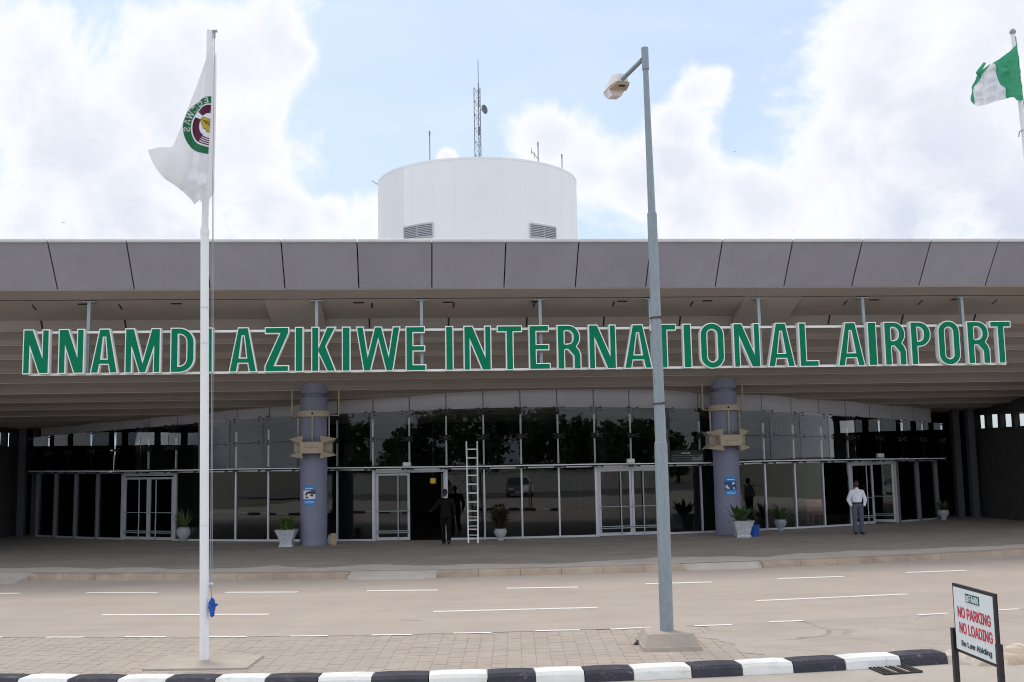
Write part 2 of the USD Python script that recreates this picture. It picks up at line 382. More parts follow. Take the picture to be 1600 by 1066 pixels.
# ---------------------------------------------------------------- materials
MAT = {}
def mat(name, col, rough=.7, metal=0., var=.12, scale=3., bump=0., bscale=40., spec=.5, col2=None, detail=5., trans=None, rvar=0., stretch=None, coord='position', rand=0., extra=None):
    """Principled surface whose colour drifts between two tones by noise, with optional fine relief and per-piece variation."""
    c = np.array(col, float); a = c * (1 - var); b = np.minimum(c * (1 + var), 1) if col2 is None else np.array(col2, float)
    N = {'g': ('geometry', {}), 'n': ('noise_texture', {'scale': scale, 'detail': detail, 'roughness': .6}), 'r': ('rgb_ramp', {'ramp': [(.3, tuple(a)), (.7, tuple(b))]}),
         'p': ('principled_bsdf', {'roughness': rough, 'metallic': metal, 'specular_ior_level': spec})}
    E = [('n.fac', 'r.fac')]; src = 'g.position'
    if coord == 'object': N['tc'] = ('texture_coordinate', {}); src = 'tc.object'
    if stretch: N['mp'] = ('mapping', {'scale': stretch}); E += [(src, 'mp.vector')]; src = 'mp.vector'
    E += [(src, 'n.vector')]; out = 'r.color'
    if rand:
        N['oi'] = ('object_info', {}); N['gi'] = ('math', {'math_type': 'multiply_add', 'value2': 2 * rand, 'value3': 1 - rand}); N['mr'] = ('vector_math', {'math_type': 'scale'})
        E += [('oi.random', 'gi.value1'), (out, 'mr.vector1'), ('gi.value', 'mr.scale')]; out = 'mr.vector'
    if extra: out = extra(N, E, out)
    E += [(out, 'p.base_color')]
    if rvar: N['rr'] = ('map_range', {'to_min': max(rough - rvar, .02), 'to_max': rough + rvar}); E += [('n.fac', 'rr.value'), ('rr.result', 'p.roughness')]
    if bump:
        N['bn'] = ('noise_texture', {'scale': bscale, 'detail': 4.}); N['b'] = ('bump', {'strength': bump, 'distance': .01}); E += [('g.position', 'bn.vector'), ('bn.fac', 'b.height'), ('b.normal', 'p.normal')]
    surf = 'p.BSDF'
    if trans: N['t'] = ('translucent_bsdf', {'color': tuple(c)}); N['mx'] = ('mix_closure', {'fac': trans}); E += [('p.BSDF', 'mx.closure1'), ('t.BSDF', 'mx.closure2')]; surf = 'mx.closure'; E += [(out, 't.color')]
    MAT[name] = usdkit.material(stage, f'/World/Looks/{name}', N, E, surface=surf); return name
def stains(amount, scale, dark, stretch=None, lo=.5, hi=.72):
    """Blotches of a darker (or paler) tone over the base colour."""
    def f(N, E, out):
        N['sn'] = ('noise_texture', {'scale': scale, 'detail': 7., 'roughness': .65, 'distortion': .6}); s = 'g.position'
        if stretch: N['sm'] = ('mapping', {'scale': stretch}); E.append((s, 'sm.vector')); s = 'sm.vector'
        N['sr'] = ('map_range', {'from_min': lo, 'from_max': hi, 'to_min': 0., 'to_max': amount, 'clamp': True}); N['sx'] = ('mix', {'color2': dark})
        E.extend([(s, 'sn.vector'), ('sn.fac', 'sr.value'), ('sr.result', 'sx.fac'), (out, 'sx.color1')]); return 'sx.color'
    return f
def chain(*fs):
    def g(N, E, out):
        for i, f in enumerate(fs):
            M, D = {}, []; o = f(M, D, out)
            ren = {k: f'{k}{i}' for k in M}
            for k, v in M.items(): N[ren[k]] = v
            sub = lambda s: '.'.join([ren.get(s.split('.')[0], s.split('.')[0]), s.split('.')[1]])
            E.extend([(sub(a), sub(b)) for a, b in D]); out = sub(o)
        return out
    return g
# base colours are those of the things themselves, except the shaded end-bay aluminium
mat('asphalt', (.415, .352, .305), .9, var=.07, scale=.5, bump=.25, bscale=120, spec=.25, detail=9,
    extra=chain(stains(.55, .35, (.345, .29, .25), (.35, 1.6, 1)), stains(.5, 1.7, (.47, .405, .355), (.3, 2.2, 1), .52, .7), stains(.8, 2.6, (.20, .17, .15), (.5, 1.6, 1), .66, .74)))
mat('paver', (.415, .352, .302), .92, var=.07, scale=1.6, bump=.3, bscale=90, spec=.2, rand=.035, extra=stains(.4, 1.1, (.34, .285, .245), None, .5, .72))
def cracks(N, E, out):
    """Wandering hairline cracks in old surfacing."""
    N['cn'] = ('noise_texture', {'scale': 1.6, 'detail': 5.}); N['cm'] = ('mix', {'fac': .35}); N['cv'] = ('voronoi_texture', {'feature': 'distance_to_edge', 'scale': .42})
    N['cr'] = ('map_range', {'from_min': .004, 'from_max': .014, 'to_min': .55, 'to_max': 0., 'clamp': True}); N['ck'] = ('noise_texture', {'scale': .5}); N['ct'] = ('map_range', {'from_min': .42, 'from_max': .55, 'to_min': 0., 'to_max': 1., 'clamp': True}); N['cx'] = ('math', {'math_type': 'multiply'})
    N['cc'] = ('mix', {'color2': (.16, .135, .115)})
    E.extend([('g.position', 'cn.vector'), ('g.position', 'cm.color1'), ('cn.color', 'cm.color2'), ('cm.color', 'cv.vector'), ('cv.distance', 'cr.value'), ('g.position', 'ck.vector'), ('ck.fac', 'ct.value'), ('cr.result', 'cx.value1'), ('ct.result', 'cx.value2'), ('cx.value', 'cc.fac'), (out, 'cc.color1')]); return 'cc.color'
mat('worn_asphalt', (.398, .345, .302), .92, var=.09, scale=1.1, bump=.4, bscale=70, spec=.2, detail=9, extra=chain(stains(.6, .6, (.45, .40, .36), (.5, 1.2, 1)), stains(.6, 2.2, (.30, .265, .235), (.6, 1.3, 1), .52, .7), stains(.7, 7., (.52, .47, .42), None, .64, .74), cracks))
mat('door_grey', (.52, .52, .55), .42, metal=.15, var=.04, scale=6.)
mat('aluminium_shaded', (.20, .205, .22), .45, metal=.4, var=.06, scale=6.)  # same aluminium for the end bays, with their shade put into the colour
mat('paver_bed', (.27, .23, .195), .95, var=.15, scale=12, extra=stains(.95, 9., (.05, .045, .035), None, .5, .56))
mat('near_concrete', (.42, .375, .325), .9, var=.08, scale=.9, bump=.25, bscale=80, spec=.25, detail=9, extra=chain(stains(.5, .9, (.34, .295, .25)), stains(.6, 5., (.28, .25, .22), None, .6, .75)))
mat('earth', (.16, .15, .10), .95, var=.2, scale=.3)
def paving_lines(N, E, out):
    N['bk'] = ('brick_texture', {'scale': 1.0, 'brick_width': .30, 'row_height': .15, 'mortar_size': .008, 'mortar_smooth': .3, 'color1': (1, 1, 1), 'color2': (.86, .86, .86), 'mortar': (.74, .72, .70)})
    N['bm'] = ('mix', {'mix_type': 'multiply', 'fac': .8}); E.extend([('g.position', 'bk.vector'), (out, 'bm.color1'), ('bk.color', 'bm.color2')]); return 'bm.color'
mat('platform_paving', (.325, .285, .245), .9, var=.10, scale=.7, bump=.25, bscale=60, spec=.25, detail=8, extra=chain(paving_lines, stains(.6, .5, (.20, .18, .16), (.4, 1.5, 1)), stains(.5, 5., (.20, .175, .15), (.5, 1.2, 1), .52, .68), stains(.45, 2.5, (.36, .325, .29), (.4, 1.6, 1), .55, .7)))
mat('apron_concrete', (.49, .435, .385), .9, var=.10, scale=1.5, bump=.3, bscale=60, spec=.25, detail=8, extra=stains(.5, 1.4, (.35, .31, .275), (.6, 1.4, 1)))
mat('kerb_concrete', (.40, .32, .25), .92, var=.14, scale=2.2, bump=.4, bscale=50, spec=.2, rand=.08, extra=stains(.55, 2.0, (.24, .185, .14), (.6, 1, 2.), .5, .68))
mat('slab_concrete', (.43, .375, .32), .92, var=.1, scale=2., bump=.35, bscale=60, spec=.2, extra=stains(.5, 2.2, (.31, .27, .22)))
mat('kerb_white', (.78, .78, .76), .6, var=.05, scale=4., bump=.3, bscale=30, spec=.3, extra=chain(stains(.6, 2.2, (.52, .47, .41), (1, 1, 2.5), .52, .70), stains(.6, 9., (.42, .37, .31), None, .60, .72), stains(.7, 20., (.30, .27, .24), None, .66, .74)))
mat('kerb_black', (.042, .040, .056), .55, var=.2, scale=5., bump=.3, bscale=30, spec=.3, extra=chain(stains(.5, 2.5, (.15, .135, .125), (1, 1, 2.5), .54, .72), stains(.7, 9., (.26, .22, .19), None, .60, .72), stains(.8, 22., (.45, .43, .40), None, .66, .74)))
mat('road_paint', (.80, .77, .72), .7, var=.05, scale=3., extra=stains(.75, 3.5, (.47, .40, .34), (1.4, 3, 1), .56, .7))
mat('sand', (.42, .335, .26), .95, var=.2, scale=3., bump=.8, bscale=18, spec=.15, extra=chain(stains(.8, 2.2, (.66, .60, .52), None, .5, .62), stains(.6, 6., (.25, .19, .14), None, .56, .7)))
mat('fascia_metal', (.305, .297, .345), .55, metal=.0, var=.06, scale=.8, spec=.4, rand=.05, stretch=(1.2, 1.2, .35), extra=chain(stains(.45, 2.0, (.25, .243, .29), (2.2, 2.2, .22), .5, .75), stains(.4, 5.0, (.35, .34, .375), (3, 3, .15), .6, .78)))
mat('fascia_gap', (.018, .017, .02), .8)
mat('cap_metal', (.56, .57, .57), .45, var=.05, spec=.5, stretch=(.5, .5, 2), extra=stains(.35, 1.2, (.4, .4, .4)))
mat('soffit_render', (.36, .315, .28), .9, var=.05, scale=.9, bump=.15, bscale=30, spec=.2, extra=chain(stains(.3, .7, (.29, .255, .225), (.5, 2, 2)), stains(.25, 2.8, (.41, .365, .33), None, .58, .75)))
mat('recess_dark', (.025, .022, .02), .9)
mat('frieze_panel', (.44, .43, .455), .7, var=.04, scale=1., spec=.3, rand=.05, extra=stains(.3, 1.1, (.36, .35, .37), (1, 1, .4)))
mat('column_paint', (.215, .225, .305), .6, var=.06, scale=1.4, bump=.12, bscale=40, spec=.3, extra=chain(stains(.45, 1.2, (.165, .17, .235), (1.5, 1.5, .4)), stains(.4, 3., (.27, .275, .345), (1, 1, .6), .6, .75), stains(.6, 6., (.14, .135, .15), (1, 1, .5), .62, .74)))
mat('pier_paint', (.075, .075, .095), .7, var=.1, scale=2.)
mat('cream_metal', (.44, .37, .275), .6, var=.1, scale=5., spec=.35, extra=stains(.5, 4., (.31, .25, .18), None, .55, .72))
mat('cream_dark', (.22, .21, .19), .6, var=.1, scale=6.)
mat('aluminium', (.60, .61, .65), .38, metal=.55, var=.04, scale=6.)
mat('white_frame', (.82, .82, .84), .45, var=.03, scale=6., spec=.4)
mat('dark_metal', (.055, .052, .055), .5, metal=.3, var=.2, scale=8.)
mat('steel_post', (.36, .41, .44), .5, metal=.35, var=.12, scale=5., stretch=(2, 2, .6))
mat('galvanised', (.255, .30, .335), .5, metal=.3, var=.09, scale=22., spec=.5, bump=.08, bscale=60, extra=chain(stains(.45, 9., (.19, .225, .25), (1.4, 1.4, .5), .5, .68), stains(.5, 14., (.40, .44, .47), (1, 1, .6), .62, .74)))
mat('pole_white', (.78, .79, .80), .35, var=.03, scale=3., spec=.5, extra=stains(.3, 3., (.62, .61, .58), (3, 3, .5), .55, .75))
mat('lamp_white', (.70, .70, .69), .45, var=.05, scale=8.)
mat('lamp_brown', (.42, .34, .25), .55, var=.1, scale=8.)
mat('lamp_lens', (.80, .76, .80), .15, var=.03, scale=20., spec=.6)
mat('sign_green', (.001, .19, .095), .5, var=.05, scale=2., spec=.12)
mat('sign_white', (.93, .94, .92), .5, var=.02, scale=3., spec=.35)
mat('tower_white', (.86, .865, .875), .8, var=.02, scale=.5, bump=.1, bscale=10, spec=.2, extra=chain(stains(.3, .35, (.78, .785, .80), (1.2, 1.2, .25)), stains(.4, .8, (.70, .695, .69), (1.6, 1.6, .12), .62, .8)))
mat('vent_grey', (.60, .61, .64), .6, var=.05)
mat('vent_dark', (.26, .26, .29), .8)
mat('antenna', (.22, .23, .28), .6, metal=.3, var=.1)
mat('dish', (.13, .13, .17), .6, var=.1)
mat('ladder', (.74, .74, .75), .4, metal=.4, var=.05)
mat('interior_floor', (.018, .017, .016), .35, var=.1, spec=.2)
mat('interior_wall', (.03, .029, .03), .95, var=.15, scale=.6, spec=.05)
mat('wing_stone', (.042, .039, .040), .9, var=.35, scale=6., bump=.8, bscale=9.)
mat('roof_felt', (.25, .24, .235), .9, var=.1)
mat('poster_blue', (.03, .24, .62), .5, var=.06); mat('poster_white', (.72, .73, .75), .5, var=.05); mat('poster_black', (.02, .02, .025), .5); mat('poster_navy', (.03, .06, .18), .5)
mat('pot_silver', (.50, .52, .55), .45, metal=.3, var=.25, scale=14., bump=.6, bscale=30)
mat('pot_grey', (.40, .41, .44), .5, var=.15, scale=6.); mat('pot_blue', (.28, .34, .42), .4, var=.15, scale=6.); mat('soil', (.05, .038, .03), .95)
mat('bin_blue', (.015, .075, .36), .45, var=.08)
mat('leaf', (.060, .115, .030), .5, var=.35, scale=6., trans=.25, rand=.15); mat('leaf_yellow', (.16, .17, .05), .5, var=.3, scale=6., trans=.25); mat('leaf_red', (.10, .03, .025), .5, var=.5, scale=7., col2=(.05, .09, .03), trans=.2)
mat('leaf_bright', (.10, .19, .04), .5, var=.3, scale=6., trans=.25)
mat('card', (.36, .27, .18), .9, var=.08); mat('plastic_white', (.7, .7, .7), .4)
mat('skin', (.055, .032, .022), .5, var=.1, scale=10.); mat('hair', (.008, .007, .007), .7)
mat('eye_white', (.3, .28, .26), .4); mat('shirt_white', (.74, .76, .84), .8, var=.03, scale=8., bump=.2, bscale=12); mat('trouser_grey', (.075, .085, .12), .85, var=.1, scale=10., bump=.2, bscale=12)
mat('suit', (.007, .0065, .008), .9, var=.15, scale=10., bump=.15, bscale=12, spec=.12); mat('shoe', (.012, .011, .011), .35); mat('belt', (.015, .013, .012), .4); mat('collar_white', (.6, .6, .62), .7)
mat('flag_white', (.80, .80, .84), .8, var=.02, scale=2., trans=.42); mat('flag_green', (.055, .34, .19), .8, var=.06, scale=4., trans=.40)
mat('emb_green', (.02, .19, .08), .8, trans=.25); mat('emb_maroon', (.11, .012, .05), .8, trans=.25); mat('emb_yellow', (.72, .55, .06), .8, trans=.25); mat('emb_line', (.16, .10, .02), .8); mat('emb_white', (.80, .81, .84), .8, trans=.3)
mat('rope', (.30, .31, .35), .8); mat('cloth_blue', (.015, .085, .40), .85, var=.3, scale=18., bump=.5, bscale=25)
mat('np_white', (.70, .76, .78), .4, var=.03, scale=3., spec=.4); mat('np_red', (.55, .03, .07), .5); mat('np_green', (.01, .10, .075), .5); mat('np_dark', (.03, .05, .06), .5); mat('np_frame', (.012, .010, .014), .45)
mat('iron', (.05, .043, .04), .7, metal=.4, var=.3, scale=9.); mat('pit', (.008, .007, .006), .95)
mat('bark', (.10, .075, .05), .95, var=.3, scale=9.); mat('tree_leaf', (.055, .095, .028), .6, var=.45, scale=.9, trans=.2)
mat('wall_cream', (.55, .52, .47), .9, var=.08, scale=1., extra=stains(.5, .8, (.38, .35, .3), (1, 1, .4))); mat('car_dark', (.03, .032, .038), .25, var=.05, spec=.6); mat('car_white', (.7, .7, .7), .25, var=.03, spec=.6); mat('car_maroon', (.13, .015, .02), .25, var=.05, spec=.6); mat('car_glass', (.01, .012, .014), .08, spec=.7); mat('car_park_asphalt', (.13, .12, .115), .9, var=.15, scale=1.); mat('tyre', (.02, .02, .02), .9); mat('head_lamp', (.7, .72, .75), .12, spec=.8)
mat('chair_red', (.38, .04, .02), .5); mat('spot_white', (.65, .65, .62), .4)
mat('bird', (.03, .03, .035), .7); mat('band_dark', (.09, .06, .05), .6, metal=.4)
mat('display_dark', (.02, .02, .022), .4); mat('display_bar', (.16, .165, .17), .4); mat('display_white', (.5, .5, .5), .5)
MAT['yellow_lamp'] = usdkit.material(stage, '/World/Looks/yellow_lamp', {'e': ('emission', {'color': (.95, .72, .08), 'strength': .20})}, surface='e.emission')
def glass(name, tint, refl, ior=1.5):
    N = {'f': ('fresnel', {'IOR': ior}), 't': ('transparent_bsdf', {'color': tint}), 'g': ('glossy_bsdf', {'color': refl, 'roughness': .0}), 'm': ('mix_closure', {}),
         'ge': ('geometry', {}), 'n': ('noise_texture', {'scale': .55, 'detail': 1.}), 'b': ('bump', {'strength': .05, 'distance': .05})}
    MAT[name] = usdkit.material(stage, f'/World/Looks/{name}', N, [('f.fac', 'm.fac'), ('t.BSDF', 'm.closure1'), ('g.BSDF', 'm.closure2'), ('ge.position', 'n.vector'), ('n.fac', 'b.height'), ('b.normal', 'g.normal')], surface='m.closure')
glass('glass_dark', (.90, .92, .92), (.95, .97, 1.), 1.40); glass('glass_clear', (.88, .90, .91), (.95, .97, 1.), 1.5)

# ---------------------------------------------------------------- the ground
KERB, SEAM, BW = P['kerb'], P['seam'], P['bw']
def strip(c0, c1, z0, z1, x0=-34, x1=36, n=141, off0=0., off1=0.):
    x = np.linspace(x0, x1, n); a = np.c_[x, curve(c0, x) + off0, 0 * x + z0] if not np.isscalar(c0) else np.c_[x, 0 * x + c0, 0 * x + z0]
    b = np.c_[x, curve(c1, x) + off1, 0 * x + z1] if not np.isscalar(c1) else np.c_[x, 0 * x + c1, 0 * x + z1]
    i = np.arange(n - 1); v = np.r_[a, b]; f = np.r_[np.c_[i, i + 1, i + 1 + n], np.c_[i, i + 1 + n, i + n]]; return v, f
g = 600.
whole('ground', MB().quad((-g, -g, -.12), (g, -g, -.12), (g, g, -.12), (-g, g, -.12)), 'earth', kind='structure')
road = structure('road'); part(road, 'asphalt', strip(SEAM, KERB, 0, 0, off0=-.005, off1=.05), 'asphalt')
def dash(p, w, name='lane_marking'):
    n = 9; t = np.linspace(0, 1, n); x = p[0] + (p[2] - p[0]) * t; y = p[1] + (p[3] - p[1]) * t
    nrm = np.array([-(p[3] - p[1]), p[2] - p[0]]); nrm = nrm / np.linalg.norm(nrm) * w / 2
    j = np.array([RNG.uniform(-.006, .006) for _ in range(2 * n)]).reshape(2, n)
    a = np.c_[x - nrm[0], y - nrm[1] + j[0], 0 * x + .004]; b = np.c_[x + nrm[0], y + nrm[1] + j[1], 0 * x + .004]; i = np.arange(n - 1)
    part(road, name, (np.r_[a, b], np.r_[np.c_[i, i + 1, i + 1 + n], np.c_[i, i + 1 + n, i + n]]), 'road_paint')
for d in P['dash_far']: dash(d, .17)
for d in P['dash_long']: dash(d, .13)
for d in P['dash_near']: dash(d, .095)

walk = structure('paved_strip')
part(walk, 'bedding', strip(BW, SEAM, -.011, -.011, off0=.05), 'paver_bed')
def paver_rows():
    """Concrete pavers laid in files across the strip; the files run from kerb to road."""
    out = []; wx, dy = .205, .107
    for i, x in enumerate(np.arange(-10.2, 4.1, wx)):
        y0, y1 = curve(BW, x) + .03, curve(SEAM, x) + .09; k = int((y1 - y0) / dy)
        for j in range(k):
            yy = y0 + (j + .5) * dy + (.5 * dy if i % 2 else 0)
            if yy > y1: continue
            if abs(x + wx / 2 - 2.206) < .38 and abs(yy - 15.909) < .44: continue
            out.append((x + wx / 2, yy, RNG.uniform(-.007, -.002)))
    return out, wx, dy
def paver_mesh(x, y, dz, wx, dy):
    """A paver with clipped corners, so that small dark gaps open where four meet."""
    gx, gy, c, k = wx / 2 - .0006, dy / 2 - .0004, .0006, RNG.choice((.0012, .0012, .002, .012, .018))
    oc = lambda a, e: [(-a + k, -e), (a - k, -e), (a, -e + k), (a, e - k), (a - k, e), (-a + k, e), (-a, e - k), (-a, -e + k)]
    sl = math.atan(2 * BW[0] * x + BW[1]); ca, sa = math.cos(sl), math.sin(sl); tl = RNG.uniform(-.010, .010)
    v = [(x + a * ca - e * sa, y + a * sa + e * ca, z + dz + tl * a) for pts, z in ((oc(gx, gy), -.03), (oc(gx - c, gy - c), 0.)) for a, e in pts]
    f = [(8, 8 + i, 9 + i) for i in range(1, 7)]
    for i in range(8): j = (i + 1) % 8; f += [(i, j, 8 + j), (i, 8 + j, 8 + i)]
    return trimesh.Trimesh(np.array(v), np.array(f), process=False)
PV, PWX, PDY = paver_rows()
PV.sort(key=lambda p: (p[0] / 7.2) ** 2 * .3 + p[1])                     # those that show largest first
for p in PV[:300]: part(walk, 'paver', paver_mesh(*p, PWX, PDY), 'paver')
rest = MB(); [rest.add(paver_mesh(*p, PWX, PDY)) for p in PV[300:]]
part(walk, 'paver_field', rest, 'paver', kind='stuff')
part(walk, 'plain_paving', strip(BW, SEAM, -.004, -.004, -34, -10.2, 41, off0=.0), 'paver')
def worn():
    """Dirt-covered surfacing that laps over the pavers with a ragged edge."""
    nt, nx = 40, 60; t = np.linspace(0, 1, nt); edge = 2.95 + 1.5 * (meshkit.fbm(np.c_[t * 4, 0 * t, 0 * t], 4, 9) - .35); v = []
    for i, tt in enumerate(t):
        x = edge[i] + (36 - edge[i]) * np.linspace(0, 1, nx) ** 1.6; y0, y1 = curve(BW, x), curve(SEAM, x); v.append(np.c_[x, y0 + (y1 - y0) * tt, 0 * x - .001])
    a, b = np.meshgrid(np.arange(nt - 1), np.arange(nx - 1), indexing='ij'); k = (a * nx + b).ravel(); return np.vstack(v), np.r_[np.c_[k, k + 1, k + nx + 1], np.c_[k, k + nx + 1, k + nx]]
part(walk, 'worn_surface', worn(), 'worn_asphalt')
whole('foreground_road', strip(-4., BW, 0, 0, off1=-.17), 'near_concrete', kind='structure')
whole('car_park_surface', MB().quad((-60, -70, -.03), (60, -70, -.03), (60, -3.9, -.03), (-60, -3.9, -.03)), 'car_park_asphalt', kind='structure')

# painted kerb: one stone per colour
kerb = structure('painted_kerb')
bx = P['bw_x']; prof = np.array([(.17, -.06), (-.185, -.06), (-.17, .10), (-.135, .14), (.15, .14), (.17, .125)])   # (back, up) from the back top line
def kerb_stone(x0, x1, top=1.):
    n = 5; xs = np.linspace(x0 + .008, x1 - .008, n); v = []
    for q, x in enumerate(xs):
        sl = math.atan(2 * BW[0] * x + BW[1]); y = float(curve(BW, x)) - .16
        for (b, z) in prof:
            e = .008 if q in (0, n - 1) else 0
            zz = z - (e if z > 0 else 0) + .004 * (meshkit.noise(np.array([[x * 3, b * 9, z * 9]]))[0] - .5); v.append((x - b * math.sin(sl), y + b * math.cos(sl) * (1 - e), zz))
    v = np.array(v); k = len(prof); f = []
    for q in range(n - 1):
        for i in range(k): j = (i + 1) % k; f += [(q * k + i, (q + 1) * k + j, q * k + j), (q * k + i, (q + 1) * k + i, (q + 1) * k + j)]
    for q, s in ((0, 1), (n - 1, -1)):
        for i in range(1, k - 1): f.append((q * k, q * k + i, q * k + i + 1)[::s])
    return trimesh.Trimesh(v, np.array(f)[:, ::-1], process=False)
first_black = True
xs = [bx[0] - .66 * q for q in range(30, 0, -1)] + bx
for i in range(len(xs) - 1):
    # the stone that starts at bx[1] is black, colours alternate from there
    k = i - 30; part(kerb, 'kerb_stone', kerb_stone(xs[i], xs[i + 1]), 'kerb_black' if k % 2 == 1 else 'kerb_white')
# worn unpainted end of the kerb under blown sand
def sand_bank():
    nx, ny = 90, 26; x = np.linspace(5.56, 13, nx); t = np.linspace(0, 1, ny); X, Tt = np.meshgrid(x, t, indexing='ij')
    bend = np.clip((X - 5.6) / .9, 0, 1); front = curve(BW, X) - .345 - .42 * np.sin(bend * np.pi * .5) * np.clip(1 - (X - 6.6) / 3, .3, 1) + .05 * np.sin(X * 5)
    back = curve(BW, X) + .10 + .55 * np.clip((X - 5.9) / 1.2, 0, 1); Y = front + (back - front) * Tt
    hgt = (.115 - .03 * np.clip((X - 6) / 3, 0, 1)) * np.clip(np.minimum(Tt / .16, (1 - Tt) / .35), 0, 1) ** .7
    nz = meshkit.fbm(np.stack([X * 2.6, Y * 2.6, 0 * X], -1), 4, 3) - .5; Z = hgt * (1 + .9 * nz) - .012 + .02 * (meshkit.noise(np.stack([X * 11, Y * 11, 0 * X], -1), 5) - .5) * (hgt > .01)
    v = np.stack([X, Y, Z], -1).reshape(-1, 3); i, j = np.meshgrid(np.arange(nx - 1), np.arange(ny - 1), indexing='ij'); a = (i * ny + j).ravel()
    return v, np.r_[np.c_[a, a + ny, a + ny + 1], np.c_[a, a + ny + 1, a + 1]]
whole('sand_bank', sand_bank(), 'sand', kind='structure', smooth=True)

# the raised walkway in front of the terminal, with kerb stones and three ramps
plat = structure('terminal_walkway')
part(plat, 'walkway_paving', strip(KERB, 75., .15, .15, off0=.27), 'platform_paving')
RAMPS = [(-13.9, -12.13, 25.95 + .2), (-4.0, -1.89, 25.2), (4.05, 6.03, 26.0)]
def in_ramp(a, b): return any(r[0] - .02 < (a + b) / 2 < r[1] + .02 for r in RAMPS)
edges = sorted([r for q in RAMPS for r in q[:2]] + [])
segs = []; cur = -30.
for r0, r1, _ in RAMPS: segs.append((cur, r0)); cur = r1
segs.append((cur, 32.))
kprof = [(.27, -.05), (-.035, -.05), (-.01, .135), (.015, .15), (.27, .152)]
def walk_kerb(x0, x1, drop0=0., drop1=0.):
    n = 3; v = []; xs_ = np.linspace(x0 + .004, x1 - .004, n)
    for x in xs_:
        sl = math.atan(2 * KERB[0] * x + KERB[1]); y = float(curve(KERB, x)); wob = .006 * (meshkit.noise(np.array([[x * 2, 0., 0.]]))[0] - .5)
        for b, z in kprof: v.append((x - b * math.sin(sl), y + b * math.cos(sl), z + (wob if z > 0 else 0)))
    k = len(kprof); f = []
    for q in range(n - 1):
        for i in range(k): j = (i + 1) % k; f += [(q * k + i, q * k + j, (q + 1) * k + j), (q * k + i, (q + 1) * k + j, (q + 1) * k + i)]
    for q, s in ((0, -1), (n - 1, 1)):
        for i in range(1, k - 1): f.append((q * k, q * k + i, q * k + i + 1)[::s])
    return trimesh.Trimesh(np.array(v), np.array(f)[:, ::-1], process=False)
for a, b in segs:
    n = max(1, round((b - a) / .95)); e = np.linspace(a, b, n + 1)
    for q in range(n): part(plat, 'kerb_stone', walk_kerb(e[q], e[q + 1]), 'kerb_concrete')
for r0, r1, yf in RAMPS:
    m = MB(); n = 8; x = np.linspace(r0, r1, n); tp = np.c_[x, curve(KERB, x) + .30, 0 * x + .153]; bt = np.c_[np.linspace(r0 + .0, r1 - .0, n), yf + (curve(KERB, x) - curve(KERB, (r0 + r1) / 2)), 0 * x + .016]
    bt[0, 1] += .12; bt[-1, 1] += .12; bb = bt.copy(); bb[:, 2] = -.03; tb = tp.copy(); tb[:, 2] = -.03
    v = np.r_[tp, bt, bb, tb]; i = np.arange(n - 1); f = []
    for o in range(3): f += [np.c_[o * n + i, (o + 1) * n + i, (o + 1) * n + i + 1], np.c_[o * n + i, (o + 1) * n + i + 1, o * n + i + 1]]
    f = np.vstack(f + [np.array([(0, 2 * n, n), (0, 3 * n, 2 * n), (n - 1, 2 * n - 1, 3 * n - 1), (n - 1, 3 * n - 1, 4 * n - 1)])])
    part(plat, 'ramp', (v, f), 'apron_concrete')
xm = np.linspace(-34, 36, 281); wob = meshkit.fbm(np.c_[xm * .8, 0 * xm, 0 * xm], 5, 4); ya = curve(KERB, xm) + .275; yb = curve(KERB, xm) + .75 + 1.5 * wob; im = np.arange(280)
part(plat, 'pale_margin', (np.r_[np.c_[xm, ya, 0 * xm + .1545], np.c_[xm, yb, 0 * xm + .1545]], np.r_[np.c_[im, im + 1, im + 282], np.c_[im, im + 282, im + 281]]), 'apron_concrete')

# ---------------------------------------------------------------- the terminal
tb = thing('terminal_building', 'long low airport terminal with grey panelled roof edge and curved dark glass front', 'building', W(0, 0, 0.), YAW)
HB, HT, VB, VT = 7.55, 8.71, -5.05, -5.93
pitch, u_ref = 2.03, -2.99
fas = part(tb, 'fascia', wmesh(MB().hexa([(-26, VB + .09, HB), (26, VB + .09, HB), (26, VB + .5, HB), (-26, VB + .5, HB)], [(-26, VT + .09, HT), (26, VT + .09, HT), (26, VT + .5, HT), (-26, VT + .5, HT)])), 'fascia_gap')
ks = range(-11, 14)
for k in ks:
    u0, u1 = u_ref + k * pitch + .017, u_ref + (k + 1) * pitch - .017; t = RNG.uniform(-.006, .006)
    part(fas, 'fascia_panel', wmesh(MB().hexa([(u0, VB + t, HB + .01), (u1, VB - t, HB + .01), (u1, VB + .07, HB + .01), (u0, VB + .07, HB + .01)], [(u0, VT + t, HT - .03), (u1, VT - t, HT - .03), (u1, VT + .07, HT - .03), (u0, VT + .07, HT - .03)])), 'fascia_metal')
    part(tb, 'roof_capping', wmesh(MB().add(bevel_box((pitch - .03, .5, .10), ((u0 + u1) / 2, VT + .19, HT + .025), .02))), 'cap_metal')
